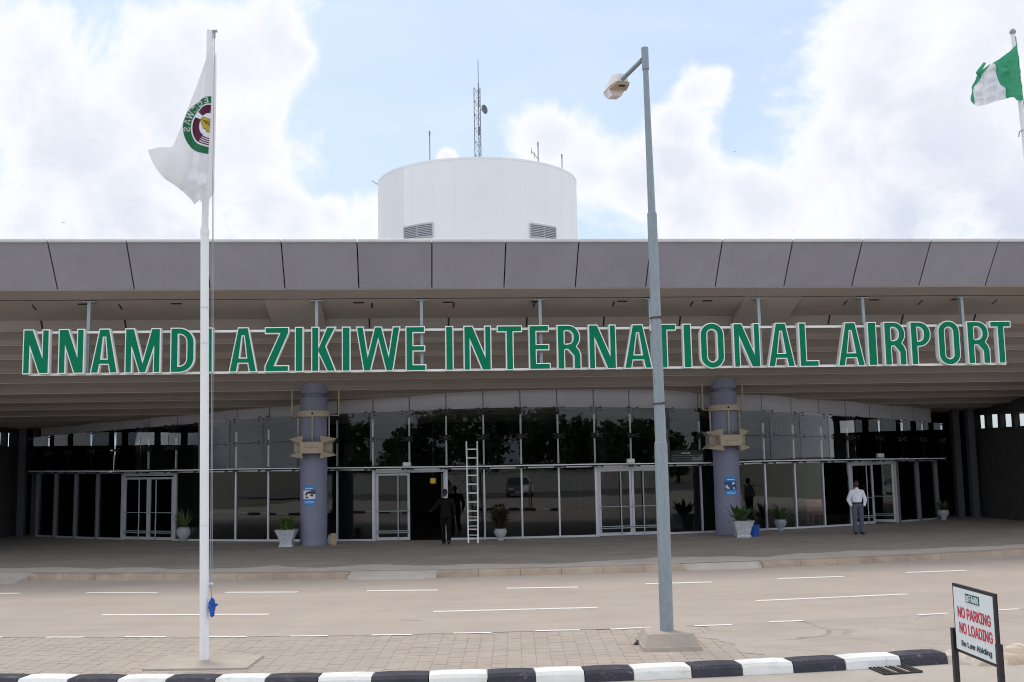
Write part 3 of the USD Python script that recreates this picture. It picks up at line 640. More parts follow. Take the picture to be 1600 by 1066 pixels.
# stepped soffit under the overhang
prof_c = P['ceiling']; sv = P['strip_v']; hv = lambda v: float(np.interp(v, [prof_c[0][0], prof_c[1][0]], [prof_c[0][1], prof_c[1][1]]))
def sheet(p0, p1, u0=-26., u1=26., dz=.0): return MB().quad((u0, p0[0], p0[1] + dz), (u1, p0[0], p0[1] + dz), (u1, p1[0], p1[1] + dz), (u0, p1[0], p1[1] + dz))
edge = MB().hexa([(-26, VB + .005, HB - .012), (-26, VB + .02, HB + .05), (-26, sv - .015, hv(sv - .015) + .06), (-26, sv - .015, hv(sv - .015))], [(26, VB + .005, HB - .012), (26, VB + .02, HB + .05), (26, sv - .015, hv(sv - .015) + .06), (26, sv - .015, hv(sv - .015))])
part(tb, 'soffit_edge_strip', wmesh(edge), 'soffit_render')
pts = [(sv + .02, hv(sv + .02))] + [tuple(q) for q in prof_c[1:]]
for i in range(0, len(pts) - 1, 2):
    m = MB().add(sheet(pts[i], pts[i + 1]).mesh())
    if i + 2 < len(pts): m.add(sheet(pts[i + 1], pts[i + 2]).mesh())
    part(tb, 'soffit_step', wmesh(m), 'soffit_render')
for (v_, h_) in [pts[i] for i in range(3, len(pts) - 1, 2)][:9]: part(tb, 'soffit_nosing', wmesh(MB().box((0, v_ - .012, h_ - .006), (52, .05, .030))), 'soffit_render')
part(tb, 'soffit_void', wmesh(MB().quad((-26, -4.9, 7.62), (26, -4.9, 7.62), (26, 9.5, 7.62), (-26, 9.5, 7.62))), 'recess_dark')
def on_soffit(v): # height of the underside of the stepped soffit at v
    h = None
    for a, b in zip(pts[:-1], pts[1:]):
        if a[0] <= v <= b[0] and b[0] > a[0]: h = a[1] + (b[1] - a[1]) * (v - a[0]) / (b[0] - a[0])
    return h
def patch(u, v0, v1, w, du=0.):
    return MB().quad((u - w / 2, v0, on_soffit(v0) - .004), (u + w / 2, v0, on_soffit(v0) - .004), (u + w / 2 + du, v1, on_soffit(v1) - .004), (u - w / 2 + du, v1, on_soffit(v1) - .004))
for k in range(-9, 10):
    u = .45 + k * 2.55
    if not any(abs(u - b) < 1.0 for b in (-6.85, 6.95)): part(tb, 'soffit_downlight', wmesh(patch(u - .42, -4.26, -4.17, .30)), 'recess_dark')
    uj = .0 + k * 2.35
    if not any(abs(uj - b) < .75 for b in (-6.85, 6.95)):
        part(tb, 'soffit_joint', wmesh(patch(uj, -4.2, -3.86, .05)), 'recess_dark'); part(tb, 'soffit_joint', wmesh(patch(uj - .12, -3.12, -2.92, .05)), 'recess_dark')
# two sloped beams over the columns
bh0, bh1 = P['beam_h']
for (a0, a1, c0, c1) in (P['beam_left'], P['beam_right']):
    v0, v1 = sv - .018, .55; h0, h1 = bh0 + .02, bh1 - .10
    lo = [(a0, v0, h0), (a1, v0, h0), (c1, v1, h1), (c0, v1, h1)]; hi = [(a0, v0, h0 + .25), (a1, v0, h0 + .25), (c1, v1, 7.4), (c0, v1, 7.4)]
    part(tb, 'roof_beam', wmesh(MB().hexa(lo, hi)), 'soffit_render')
# roof deck and the closed hall behind the glass
part(tb, 'roof_deck', wmesh(MB().box((0, 17, 8.62), (52, 44.6, .12))), 'roof_felt')
# ---- curved glass wall
GC, GR = P['glass_centre'], P['glass_R']
cw = np.array([-1.15, 63.89])
def gp(k, dr=0., h=0.): a = math.radians(.28 + 2.49 * k); return np.array([cw[0] + (GR + dr) * math.sin(a), cw[1] - (GR + dr) * math.cos(a), h])
def grot(k): return math.radians(.28 + 2.49 * k)
K0, K1 = -15, 15
top = lambda k: P['glass_top'][k]; tra = lambda k: P['transom'][k] + .0
def bay(k, k2, dr0, dr1, z0a, z0b, z1a, z1b, ga=0., gb=0.):
    """Flat slab from mullion line k to k2; ga, gb trim its ends in metres."""
    a0, b0 = gp(k, dr0), gp(k2, dr0); d = (b0 - a0) / np.linalg.norm(b0 - a0); a1, b1 = gp(k, dr1), gp(k2, dr1)
    a0, a1, b0, b1 = a0 + d * ga, a1 + d * ga, b0 - d * gb, b1 - d * gb; z = lambda p, h: (p[0], p[1], h)
    return MB().hexa([z(a1, z0a), z(b1, z0b), z(b0, z0b), z(a0, z0a)], [z(a1, z1a), z(b1, z1b), z(b0, z1b), z(a0, z1a)])
DOORS = {-11: 'both', -3: 'right_open', 3: 'both', 11: 'right_open'}
door_k = {k for d in DOORS for k in (d, d + 1)}
frz = part(tb, 'frieze', MB().add(trimesh.util.concatenate([bay(k, k + 1, -.12, -.08, top(k), top(k + 1), 6.2, 6.2).mesh() for k in range(K0, K1)])), 'fascia_gap')
for k in range(K0, K1): part(frz, 'frieze_panel', bay(k, k + 1, -.07, 0., top(k) + .01, top(k + 1) + .01, 6.0, 6.0, .014, .014), 'frieze_panel')
sill = part(tb, 'curtain_wall', bay(0, 1, -.03, .035, .152, .152, .215, .215), 'aluminium')
for k in range(K0, K1):
    if k not in door_k and k != 0: part(sill, 'sill_rail', bay(k, k + 1, -.03, .035, .152, .152, .215, .215), 'aluminium')
for k in range(K0, K1 + 1):
    r = grot(k); deep = .24 if abs(k) >= 12 else .10
    if (k - 1) not in DOORS: part(sill, 'mullion', MB().box(gp(k, .0, (.15 + tra(k)) / 2), (.055, deep, tra(k) - .15 - .02), r), 'aluminium' if abs(k) < 12 else 'aluminium_shaded')
    # upper tension rods in two lengths, held by dark spider brackets
    zt, zm, zb = top(k), (top(k) + tra(k)) / 2 + .04, tra(k)
    for za, zc in ((zb + .12, zm - .09), (zm + .09, zt - .22 if abs(k) < 6 else zt - .42)):
        part(sill, 'tension_rod', MB().box(gp(k, .02, (za + zc) / 2), (.052, .06, zc - za), r), 'white_frame')
    for z in (zb + .05, zm, zt - .06):
        b = MB().tube(gp(k, .0, z), gp(k, .44, z), .028, n=8)
        for s in (-1, 1):
            t = np.array([math.cos(r), math.sin(r), 0]) * .19 * s; b.tube(gp(k, .36, z), gp(k, .425, z + .06) + t, .030, n=6).tube(gp(k, .36, z), gp(k, .425, z - .06) + t, .030, n=6)
        b.box(gp(k, .03, z), (.17, .14, .14), r); part(sill, 'spider_bracket', b, 'dark_metal')
for k in range(K0, K1):
    za, zb = tra(k), tra(k + 1)
    part(sill, 'transom', bay(k, k + 1, -.05, .05, za - .03, zb - .03, za + .015, zb + .015), 'aluminium')
    part(sill, 'transom_cover', bay(k, k + 1, .40, .47, za + .05, zb + .05, za + .085, zb + .085), 'white_frame')
    ma, mb_ = (top(k) + za) / 2 + .04, (top(k + 1) + zb) / 2 + .04
    j = RNG.uniform(-.008, .008); j2 = RNG.uniform(-.008, .008)
    part(sill, 'upper_pane', bay(k, k + 1, .43 + j, .445 + j, za + .09, zb + .09, ma - .006, mb_ - .006, .007, .007), 'glass_dark')
    part(sill, 'upper_pane', bay(k, k + 1, .43 + j2, .445 + j2, ma + .006, mb_ + .006, top(k) - .01, top(k + 1) - .01, .007, .007), 'glass_dark')
    if k not in door_k: part(sill, 'lower_pane', bay(k, k + 1, -.006, .006, .215, .215, za - .03, zb - .03, .03, .03), 'glass_clear')
def leaf(parent_k, a, b, open_angle=0., hinge='right', label=None):
    """A glazed door leaf between points a and b (plan), with protective bars."""
    a, b = np.array(a[:2]), np.array(b[:2]); d = (b - a); L = np.linalg.norm(d); d /= L
    if open_angle:
        h = b if hinge == 'right' else a; s = -d if hinge == 'right' else d; c_, s_ = math.cos(open_angle), math.sin(open_angle)
        s = np.array([c_ * s[0] - s_ * s[1], s_ * s[0] + c_ * s[1]]); a, b = (h + s * L, h) if hinge == 'right' else (h, h + s * L); d = (b - a) / L
    n = np.array([d[1], -d[0]]); H0, H1 = .165, 2.36
    def Q(t, z, o=0.): p = a + d * t * L + n * o; return (p[0], p[1], z)
    f = MB(); w = .075
    for t in (w / 2 / L, 1 - w / 2 / L): f.bar(Q(t, H0), Q(t, H1), w, .05, up=(n[0], n[1], 0))
    f.bar(Q(w / L, H1 - .035), Q(1 - w / L, H1 - .035), .07, .05, up=(n[0], n[1], 0)); f.bar(Q(w / L, H0 + .05), Q(1 - w / L, H0 + .05), .10, .05, up=(n[0], n[1], 0))
    dl = part(tb, 'door_leaf', f, 'door_grey', label=label)
    g = MB().hexa([Q(w / L, H0 + .1, -.004), Q(1 - w / L, H0 + .1, -.004), Q(1 - w / L, H0 + .1, .004), Q(w / L, H0 + .1, .004)][::-1], [Q(w / L, H1 - .07, -.004), Q(1 - w / L, H1 - .07, -.004), Q(1 - w / L, H1 - .07, .004), Q(w / L, H1 - .07, .004)][::-1])
    part(dl, 'door_pane', g, 'glass_clear')
    tv = .66 if hinge == 'left' else .34
    part(dl, 'pull_bar', MB().tube(Q(tv, H0 + .03, .07), Q(tv, H1 - .03, .07), .021, n=8), 'steel_post')
    for z in (1.12, .47, .41): part(dl, 'guard_bar', MB().tube(Q(.02, z, .06), Q(.98, z, .06), .016, n=8), 'steel_post')
for k, st in DOORS.items():
    a, m, b = gp(k), gp(k + 1), gp(k + 2); u = (b - a) / np.linalg.norm(b - a); n = np.array([u[1], -u[0], 0])
    f = MB(); zt = tra(k) - .03
    for p, s in ((a, 1), (b, -1)):
        q = p + u * .045 * s; f.bar((q[0], q[1], .15), (q[0], q[1], zt), .09, .10, up=(n[0], n[1], 0))
    c = MB(); f.bar((*(a + u * .09)[:2], zt - .045), (*(b - u * .09)[:2], zt - .045), .07, .10)
    part(tb, 'door_frame', f, 'door_grey')
    a2, b2 = a + u * .10, b - u * .10; m2 = (a2 + b2) / 2; gap = u * .006
    leaf(k, a2, m2 - gap, 0, 'left')
    if st == 'both': leaf(k, m2 + gap, b2, 0, 'right')
    else: leaf(k, m2 + gap, b2, math.radians(-82 if k == -3 else -58), 'right', label='door leaf swung open into the hall')
# door threshold strip and hall
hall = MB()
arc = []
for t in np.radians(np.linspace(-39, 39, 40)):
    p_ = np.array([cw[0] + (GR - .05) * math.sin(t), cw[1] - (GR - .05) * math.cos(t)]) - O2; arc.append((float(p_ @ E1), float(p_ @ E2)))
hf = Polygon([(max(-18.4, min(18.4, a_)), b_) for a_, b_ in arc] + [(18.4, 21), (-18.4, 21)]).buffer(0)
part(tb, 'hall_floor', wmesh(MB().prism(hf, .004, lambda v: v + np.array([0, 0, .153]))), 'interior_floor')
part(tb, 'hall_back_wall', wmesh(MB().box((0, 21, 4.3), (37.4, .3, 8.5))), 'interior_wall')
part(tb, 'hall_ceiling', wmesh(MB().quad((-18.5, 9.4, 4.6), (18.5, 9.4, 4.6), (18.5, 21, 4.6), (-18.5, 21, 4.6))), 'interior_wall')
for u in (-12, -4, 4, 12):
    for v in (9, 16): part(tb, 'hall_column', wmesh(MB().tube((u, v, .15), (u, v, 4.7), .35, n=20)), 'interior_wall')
# side walls of the bay: dark stone below an open clerestory
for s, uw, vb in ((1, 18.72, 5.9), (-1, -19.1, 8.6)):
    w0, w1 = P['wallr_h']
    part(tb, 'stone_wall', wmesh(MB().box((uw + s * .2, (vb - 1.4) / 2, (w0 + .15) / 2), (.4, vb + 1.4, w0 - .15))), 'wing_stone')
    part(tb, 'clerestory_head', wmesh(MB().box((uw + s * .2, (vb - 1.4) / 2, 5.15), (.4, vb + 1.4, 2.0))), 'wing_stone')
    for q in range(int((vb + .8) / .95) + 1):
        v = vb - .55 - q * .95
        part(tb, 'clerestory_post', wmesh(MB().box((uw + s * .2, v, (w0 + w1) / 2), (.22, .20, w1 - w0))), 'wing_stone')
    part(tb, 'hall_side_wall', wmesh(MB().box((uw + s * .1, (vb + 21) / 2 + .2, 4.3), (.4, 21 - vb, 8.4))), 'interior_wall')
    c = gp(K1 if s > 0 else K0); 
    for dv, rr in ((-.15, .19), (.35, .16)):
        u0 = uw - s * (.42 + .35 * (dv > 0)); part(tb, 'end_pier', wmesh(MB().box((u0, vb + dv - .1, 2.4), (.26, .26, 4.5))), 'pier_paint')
# columns with their heads
Z = P['colz']; RC = P['colr']
def column(c):
    m = MB().lathe([(RC, .15), (RC, Z['slot'] - .02), (RC - .10, Z['slot'] - .01), (RC - .10, Z['capbot'] + .0)], (c[0], c[1], 0), 48); p = part(tb, 'column', m, 'column_paint', smooth=40)
    part(p, 'column_head', MB().lathe([(.01, Z['capbot']), (RC - .02, Z['capbot']), (RC + .0, Z['capbot'] + .03), (RC + .0, 5.75), (.01, 5.75)], (c[0], c[1], 0), 48), 'column_paint', smooth=40)
COLS = [np.array(P['col_l'][:2]), np.array(P['col_r'][:2])]
COLS = [c - np.array([0, .0]) for c in COLS]
for c in COLS: column(c)
# ---------------------------------------------------------------- the airport name in box letters
VFL, DEP, SW, SH = -4.75, .20, .222, .192
def rrect(x0, y0, x1, y1, r): 
    r = min(r, (x1 - x0) / 2 - 1e-4, (y1 - y0) / 2 - 1e-4); return sbox(x0 + r, y0 + r, x1 - r, y1 - r).buffer(r, quad_segs=8)
def bowl(x0, y0, x1, y1, r): return rrect(x0 - (x1 - x0), y0, x1, y1, r).intersection(sbox(x0, y0, x1, y1))
def letter_shape(ch, w, h):
    s, t = SW, SH; pg = lambda *p: Polygon(p)
    if ch == 'I': return sbox(0, 0, w, h)
    if ch == 'N': return unary_union([sbox(0, 0, s * .9, h), sbox(w - s * .9, 0, w, h), pg((0, h), (s * 1.22, h), (w, 0), (w - s * 1.22, 0))])
    if ch == 'A':
        o = pg((0, 0), (w * .31, h), (w * .69, h), (w, 0)); lim = lambda y: y / h * w * .31
        i0 = pg((s * 1.0, -.01), (w - s * 1.0, -.01), (w - s * 1.0 - lim(.24), .24), (s * 1.0 + lim(.24), .24)); ya = .24 + t * .88; yb = h * .80
        i1 = pg((s + lim(ya), ya), (w - s - lim(ya), ya), (w / 2 + .02, yb), (w / 2 - .02, yb)); return o.difference(i0).difference(i1)
    if ch == 'M': return unary_union([sbox(0, 0, s * .9, h), sbox(w - s * .9, 0, w, h), pg((0, h), (s * 1.15, h), (w / 2 + s * .42, 0), (w / 2 - s * .42, 0)), pg((w, h), (w - s * 1.15, h), (w / 2 - s * .42, 0), (w / 2 + s * .42, 0))])
    if ch == 'W': 
        q = w / 4; k = s * .98; return unary_union([pg((0, h), (k, h), (q + k * .48, 0), (q - k * .48, 0)), pg((2 * q - k * .48, h), (2 * q + k * .48, h), (q + k * .48, 0), (q - k * .48, 0)), pg((2 * q - k * .48, h), (2 * q + k * .48, h), (3 * q + k * .48, 0), (3 * q - k * .48, 0)), pg((w - k, h), (w, h), (3 * q + k * .48, 0), (3 * q - k * .48, 0))])
    if ch == 'Z': return unary_union([sbox(0, h - t, w, h), sbox(0, 0, w, t), pg((0, t * .9), (0, t * .0), (s * 1.25, t * .9), (w, h - t * .9), (w, h), (w - s * 1.2, h - t * .9))]).buffer(0)
    if ch == 'E': return unary_union([sbox(0, 0, s, h), sbox(0, 0, w, t), sbox(0, h - t, w * .95, h), sbox(0, h * .5 - t * .42, w * .95, h * .5 + t * .5)])
    if ch == 'L': return unary_union([sbox(0, 0, s, h), sbox(0, 0, w, t)])
    if ch == 'T': return unary_union([sbox(0, h - t, w, h), sbox(w / 2 - s / 2, 0, w / 2 + s / 2, h)])
    if ch == 'K': return unary_union([sbox(0, 0, s, h), pg((s * .8, h * .46), (s * .8, h * .52), (w - s * 1.2, h), (w - .0, h), (s * 1.75, h * .52)), pg((s * 1.0, h * .60), (s * 1.75, h * .62), (w, 0), (w - s * 1.15, 0), (s * .8, h * .44))]).buffer(0)
    if ch == 'D': return bowl(0, 0, w, h, w * .62).difference(bowl(s, t, w - s, h - t, (w - s) * .46).intersection(sbox(s, 0, w, h)))
    if ch == 'O': e = .02; return rrect(0, -e, w, h + e, w * .49).difference(rrect(s, t * .95, w - s, h - t * .95, w * .2))
    if ch in 'PR':
        y0 = h * .42 if ch == 'P' else h * .44
        o = unary_union([sbox(0, 0, s, h), bowl(0, y0, w * (1 if ch == 'P' else .97), h, (h - y0) * .48)]).difference(bowl(s, y0 + t * .9, w * .98 - s, h - t * .9, .16).intersection(sbox(s, 0, w, h)))
        if ch == 'R': o = unary_union([o, sbox(w - s * 1.02, 0, w, h * .36).union(pg((w - s * 1.02, h * .3), (w, h * .3), (w * .93, h * .44), (w * .80, h * .52), (w * .45, y0 + t), (w * .45, y0)))]).buffer(.03).buffer(-.03)
        return o
sign = thing('airport_name_sign', 'green and white box letters spelling NNAMDI AZIKIWE INTERNATIONAL AIRPORT under the roof edge', 'sign', W(0, VFL, 5.27), YAW)
for ch, u0, u1, z0, z1 in P['letters']:
    w, h = u1 - u0, z1 - z0; shp = letter_shape(ch, w, h); fn = lambda v, u0=u0, z0=z0, off=0.: Wm(np.c_[v[:, 0] + u0, VFL + DEP - v[:, 2] - off, v[:, 1] + z0])
    lt = part(sign, 'letter', MB().prism(shp, DEP, fn), 'sign_white', label=f'letter {ch}')
    face = shp.buffer(-.030, join_style=2).buffer(0)
    part(lt, 'letter_face', MB().prism(face, .012, lambda v, u0=u0, z0=z0: Wm(np.c_[v[:, 0] + u0, VFL + .001 - v[:, 2], v[:, 1] + z0])), 'sign_green')
lw = P['letters']
for z, dz in ((6.46, .065), (5.30, .065)): part(sign, 'sign_rail', wmesh(MB().box(((lw[0][1] + lw[-1][2]) / 2, VFL + DEP + .04, z), (lw[-1][2] - lw[0][1] - .2, .06, dz))), 'sign_white')
for u in P['post_u']:
    vt = -4.40; ht = hv(vt) - .01
    pm = MB().bar((u, vt, ht), (u, VFL + DEP + .10, 5.28), .085, .11, up=(0, 1, 0)).box((u, vt, ht - .015), (.34, .15, .03)).hexa([(u - .04, vt + .02, ht - .24), (u + .04, vt + .02, ht - .24), (u + .04, vt + .10, ht - .22), (u - .04, vt + .10, ht - .22)], [(u - .055, vt + .02, ht - .03), (u + .055, vt + .02, ht - .03), (u + .055, vt + .26, ht - .03), (u - .055, vt + .26, ht - .03)])
    part(sign, 'sign_post', wmesh(pm), 'steel_post')

# ---------------------------------------------------------------- lamp rings on the columns, posters
SIDE = ['left', 'right']
def ring_lamp(c, label, rods):
    t = thing('column_light', label, 'light fitting', (c[0], c[1], Z['fix0']), YAW, group='tan light fittings round the two columns')
    r0, r1 = RC + .015, RC + .095
    m = MB().lathe([(r0, Z['ring0']), (r1, Z['ring0']), (r1, Z['ring1']), (r0, Z['ring1']), (r0, Z['ring0'])], (c[0], c[1], 0), 48); part(t, 'ring_band', m, 'cream_metal')
    ca = np.array([c[0], c[1], 0]); e1, e2 = np.array([*E1, 0]), np.array([*E2, 0])
    part(t, 'ring_port', MB().tube(ca - e2 * (r1 - .02) + (0, 0, (Z['ring0'] + Z['ring1']) / 2), ca - e2 * (r1 + .012) + (0, 0, (Z['ring0'] + Z['ring1']) / 2), .035, n=12), 'recess_dark')
    for s in (-1, 0, 1):
        p = ca + e1 * s * (r1 - .03) - e2 * ((r1 - .03) if s == 0 else .05); part(t, 'hanger_rod', MB().tube(p + (0, 0, Z['fix1'] - .02), p + (0, 0, Z['ring0'] + .01), .028, n=8), 'cream_metal')
    z0, z1 = Z['fix0'], Z['fix1']; zm = (z0 + z1) / 2
    for side, (dx, dy) in enumerate(((0, -1), (0, 1))):          # front and rear flat housings
        q = ca + e2 * dy * (RC + .16); b = bevel_box((.74, .30, z1 - z0), q + (0, 0, zm), .02, YAW); h = part(t, 'lamp_housing', b, 'cream_metal')
        if dy < 0: part(h, 'housing_slot', MB().box(q + e2 * dy * .1515 + (0, 0, zm), (.46, .006, .018), YAW), 'cream_dark')
    for s in (-1, 1):                                             # side lamps: recessed box with four flared flaps
        q = ca + e1 * s * (RC + .02); part(t, 'side_lamp', MB().box(q + (0, 0, zm), (.30, .52, (z1 - z0) * .72), YAW), 'cream_metal')
        g = ca + e1 * s * (RC + .175); part(t, 'lamp_glass', MB().box(g + (0, 0, zm), (.012, .40, (z1 - z0) * .55), YAW), 'cream_dark')
        xo, xi = ca + e1 * s * (RC + .40), ca + e1 * s * (RC - .03)
        for zz, ze in ((z1 - .06, z1 + .19), (z0 + .06, z0 - .16)):
            for yo in (-1,):
                a = [xi + e2 * yo * (RC + .33) * .98, xi + e2 * yo * .20, xo + e2 * yo * .20, xo + e2 * yo * (RC + .10)]
                pl = [xi - e2 * (RC + .24) + e1 * s * -.12, xi + e2 * .26, xo + e2 * .30 + e1 * s * .02, xo - e2 * (RC - .02)]
            # flap plate between housing and side lamp, tipped outwards
            lo = np.array([ca - e2 * (RC + .30) + e1 * s * (RC - .06), ca - e2 * .26 + e1 * s * (RC + .30), ca + e2 * .26 + e1 * s * (RC + .30), ca + e2 * .26 + e1 * s * RC])
            inn = [ca - e2 * (RC + .31) + e1 * s * (RC - .02), ca - e2 * (RC + .31) + e1 * s * (RC + .02), ca - e2 * .27 + e1 * s * (RC + .34), ca - e2 * .27 + e1 * s * (RC + .30)]
            out = [ca - e2 * (RC + .40) + e1 * s * (RC - .04), ca - e2 * (RC + .38) + e1 * s * (RC + .02), ca - e2 * .36 + e1 * s * (RC + .46), ca - e2 * .33 + e1 * s * (RC + .40)]
            up_, dn = (zz, ze)
            fl = MB()
            # front corner flap
            P0, P1 = ca - e2 * (RC + .31) + e1 * s * (RC - .12), ca - e2 * .20 + e1 * s * (RC + .13)
            Q0, Q1 = ca - e2 * (RC + .36) + e1 * s * (RC - .16), ca - e2 * .30 + e1 * s * (RC + .31)
            k = .012 if ze > zz else -.012
            th = np.array([0, 0, .016])
            quad_ = [P0 + (0, 0, zz), P1 + (0, 0, zz), Q1 + (0, 0, ze - (.09 if ze > zz else -.09)), Q0 + (0, 0, ze)]
            n_ = np.cross(quad_[1] - quad_[0], quad_[3] - quad_[0]); n_ /= np.linalg.norm(n_)
            lo_, hi_ = [p - n_ * .009 for p in quad_], [p + n_ * .009 for p in quad_]
            part(t, 'flared_flap', MB().hexa(lo_, hi_), 'cream_metal')
            R0, R1 = ca + e2 * .30 + e1 * s * (RC + .13), P1; S0, S1 = ca + e2 * .36 + e1 * s * (RC + .29), Q1
            quad_ = [R1 + (0, 0, zz), R0 + (0, 0, zz), S0 + (0, 0, ze - (.06 if ze > zz else -.06)), S1 + (0, 0, ze - (.09 if ze > zz else -.09))]
            n_ = np.cross(quad_[1] - quad_[0], quad_[3] - quad_[0]); n_ /= np.linalg.norm(n_)
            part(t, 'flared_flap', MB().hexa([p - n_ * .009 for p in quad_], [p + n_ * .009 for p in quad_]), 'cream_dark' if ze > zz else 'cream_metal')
    for s, du in zip((-1, 1), rods):
        a = ca + e1 * du; zt = 5.34; zr = (Z['ring0'] + Z['ring1']) / 2 - .05
        part(t, 'support_rod', MB().tube(a + (0, 0, zr), a + e2 * 0 + (0, 0, zt), .025, n=8).tube(a + (0, 0, zr), ca + e1 * s * (r1 - .02) + (0, 0, zr), .02, n=8), 'cream_metal')
ring_lamp(COLS[0], 'tan light fitting with flared flaps on the column left of the open doorway', (-.70, .80))
ring_lamp(COLS[1], 'tan light fitting with flared flaps on the column beside the blue bin', (-.72, .66))
def poster(c, th, label, flip):
    t = thing('poster', label, 'poster', (c[0], c[1], Z['post0']), 0, group='blue posters on the columns')
    def cyl(poly, off, n=10):
        m = MB().prism(poly.segmentize(.06) if hasattr(poly, 'segmentize') else poly, .004, lambda v: np.c_[c[0] + (RC + off + v[:, 2]) * np.sin(th + v[:, 0] / RC), c[1] - (RC + off + v[:, 2]) * np.cos(th + v[:, 0] / RC), v[:, 1]]); return m
    w, z0, z1 = .40, Z['post0'] + .02, Z['post1'] - .02; h = z1 - z0
    def strips(x0, y0, x1, y1): # curved sheet as narrow upright strips
        n = 8; e = np.linspace(x0, x1, n + 1); return [sbox(a, y0, b, y1) for a, b in zip(e[:-1], e[1:])]
    def sheet_(x0, y0, x1, y1, off):
        m = MB(); [m.m.extend(cyl(q, off).m) for q in strips(x0, y0, x1, y1)]; return m
    b = part(t, 'poster_sheet', sheet_(-w / 2, z0, w / 2, z1, .002), 'poster_blue')
    part(b, 'picture_ground', sheet_(-w / 2, z0 + h * .30, w / 2, z0 + h * .74, .007), 'poster_navy' if flip else 'poster_white')
    g = -1 if flip else 1
    part(b, 'picture_dark_corner', sheet_(*sorted([g * w * .16, g * w * .5])[:1], z0 + h * .55, sorted([g * w * .16, g * w * .5])[1], z0 + h * .74, .0115), 'poster_navy')
    R_ = random.Random(3 + flip); m = MB()
    for q in range(7):
        x, y = R_.uniform(-.15, .12), z0 + h * R_.uniform(.36, .68); a = [(x + R_.uniform(.025, .06) * math.cos(k), y + R_.uniform(.02, .05) * math.sin(k)) for k in np.linspace(0, 6.28, 8)[:-1]]
        m.m.extend(cyl(Polygon(a).buffer(0), .0115).m)
    part(b, 'picture_shapes', m, 'poster_white' if flip else 'poster_black')
    for y, ya, k_w in ((.16, .185, .38), (.09, .115, .38), (.82, .87, .3)): part(b, 'text_line', sheet_(-w * k_w, z0 + h * y, w * k_w, z0 + h * ya, .007), 'poster_white')
poster(COLS[0], math.radians(-9), 'blue poster with a dark picture on white, on the column left of the ladder', 0)
poster(COLS[1], math.radians(6), 'blue poster with a pale shape on dark, on the column above the silver planter', 1)

# ---------------------------------------------------------------- control tower and its aerials
tx, ty_, tr = P['tower']; th_ = P['tower_h']
tower = thing('control_tower', 'round white drum tower rising behind the terminal roof', 'tower', (tx, ty_, 0))
part(tower, 'drum_wall', MB().lathe([(tr, 0), (tr, th_ - .12), (tr - .35, th_ - .12), (tr - .35, th_ - .8)], (tx, ty_, 0), 128), 'tower_white', smooth=40)
part(tower, 'coping', MB().lathe([(tr - .36, th_ - .119), (tr + .008, th_ - .119), (tr + .008, th_), (tr - .36, th_)] + [(tr - .36, th_ - .119)], (tx, ty_, 0), 128), 'tower_white', smooth=40)
part(tower, 'flat_roof', MB().lathe([(.01, th_ - .7), (tr - .34, th_ - .7)], (tx, ty_, 0), 64), 'roof_felt')
for q in range(28):
    a = 2 * math.pi * q / 28 + .05; m = MB().box((tx + (tr + .001) * math.sin(a), ty_ - (tr + .001) * math.cos(a), th_ / 2 + 3), (.02, .006, th_ - 6.5), a); part(tower, 'wall_joint', m, 'tower_white')
for (pa, pb, pc, pd), lab in zip(P['vents'], (None, None)):
    a0, a1 = math.atan2(pa[0] - tx, ty_ - pa[1]), math.atan2(pb[0] - tx, ty_ - pb[1]); z1, z0 = (pa[2] + pb[2]) / 2, (pc[2] + pd[2]) / 2
    R_ = lambda a, r, z: np.array([tx + r * math.sin(a), ty_ - r * math.cos(a), z]); ns = 6; A = np.linspace(a0, a1, ns + 1)
    back = MB(); fr = MB()
    for i in range(ns): back.quad(R_(A[i], tr + .012, z0), R_(A[i + 1], tr + .012, z0), R_(A[i + 1], tr + .012, z1), R_(A[i], tr + .012, z1))
    v = part(tower, 'vent', back, 'vent_dark')
    for i in range(ns):
        for z in (z0, z1): fr.bar(R_(A[i], tr + .03, z), R_(A[i + 1], tr + .03, z), .06, .07)
    for a in (a0, (a0 + a1) / 2, a1): fr.bar(R_(a, tr + .03, z0), R_(a, tr + .03, z1), .05, .07)
    part(v, 'vent_frame', fr, 'cap_metal')
    for q in range(8):
        z = z0 + (z1 - z0) * (q + .5) / 8; m = MB()
        for i in range(ns): m.hexa([R_(A[i], tr + .02, z + .03), R_(A[i + 1], tr + .02, z + .03), R_(A[i + 1], tr + .075, z - .03), R_(A[i], tr + .075, z - .03)][::-1], [R_(A[i], tr + .02, z + .042), R_(A[i + 1], tr + .02, z + .042), R_(A[i + 1], tr + .075, z - .018), R_(A[i], tr + .075, z - .018)][::-1])
        part(v, 'vent_slat', m, 'vent_grey')
tp = P['tower_pts']; base = th_ - .7
ml, mr = np.array(tp['mast_l']), np.array(tp['mast_r']); mid = (ml + mr) / 2
mast = thing('lattice_mast', 'slim lattice radio mast with a whip on top, middle of the tower roof', 'mast', (mid[0], mid[1], base))
w = (mr - ml)[0]; legs = [np.array([ml[0], ml[1] - .1, 0]), np.array([mr[0], mr[1] - .1, 0]), np.array([mid[0] + .06, mid[1] + w * .8, 0])]; zt = ml[2]
for l in legs: part(mast, 'mast_leg', MB().tube(l + (0, 0, base), l + (0, 0, zt), .025, n=8), 'antenna')
lat = MB()
n = 16
for q in range(n):
    z0, z1 = base + (zt - base) * q / n, base + (zt - base) * (q + 1) / n
    for i in range(3): a, b = legs[i], legs[(i + 1) % 3]; lat.tube(a + (0, 0, z0), b + (0, 0, z1 if q % 2 else z0 + .0), .010, n=5).tube(b + (0, 0, z0), a + (0, 0, z1), .010, n=5)
part(mast, 'lattice_bracing', lat, 'antenna')
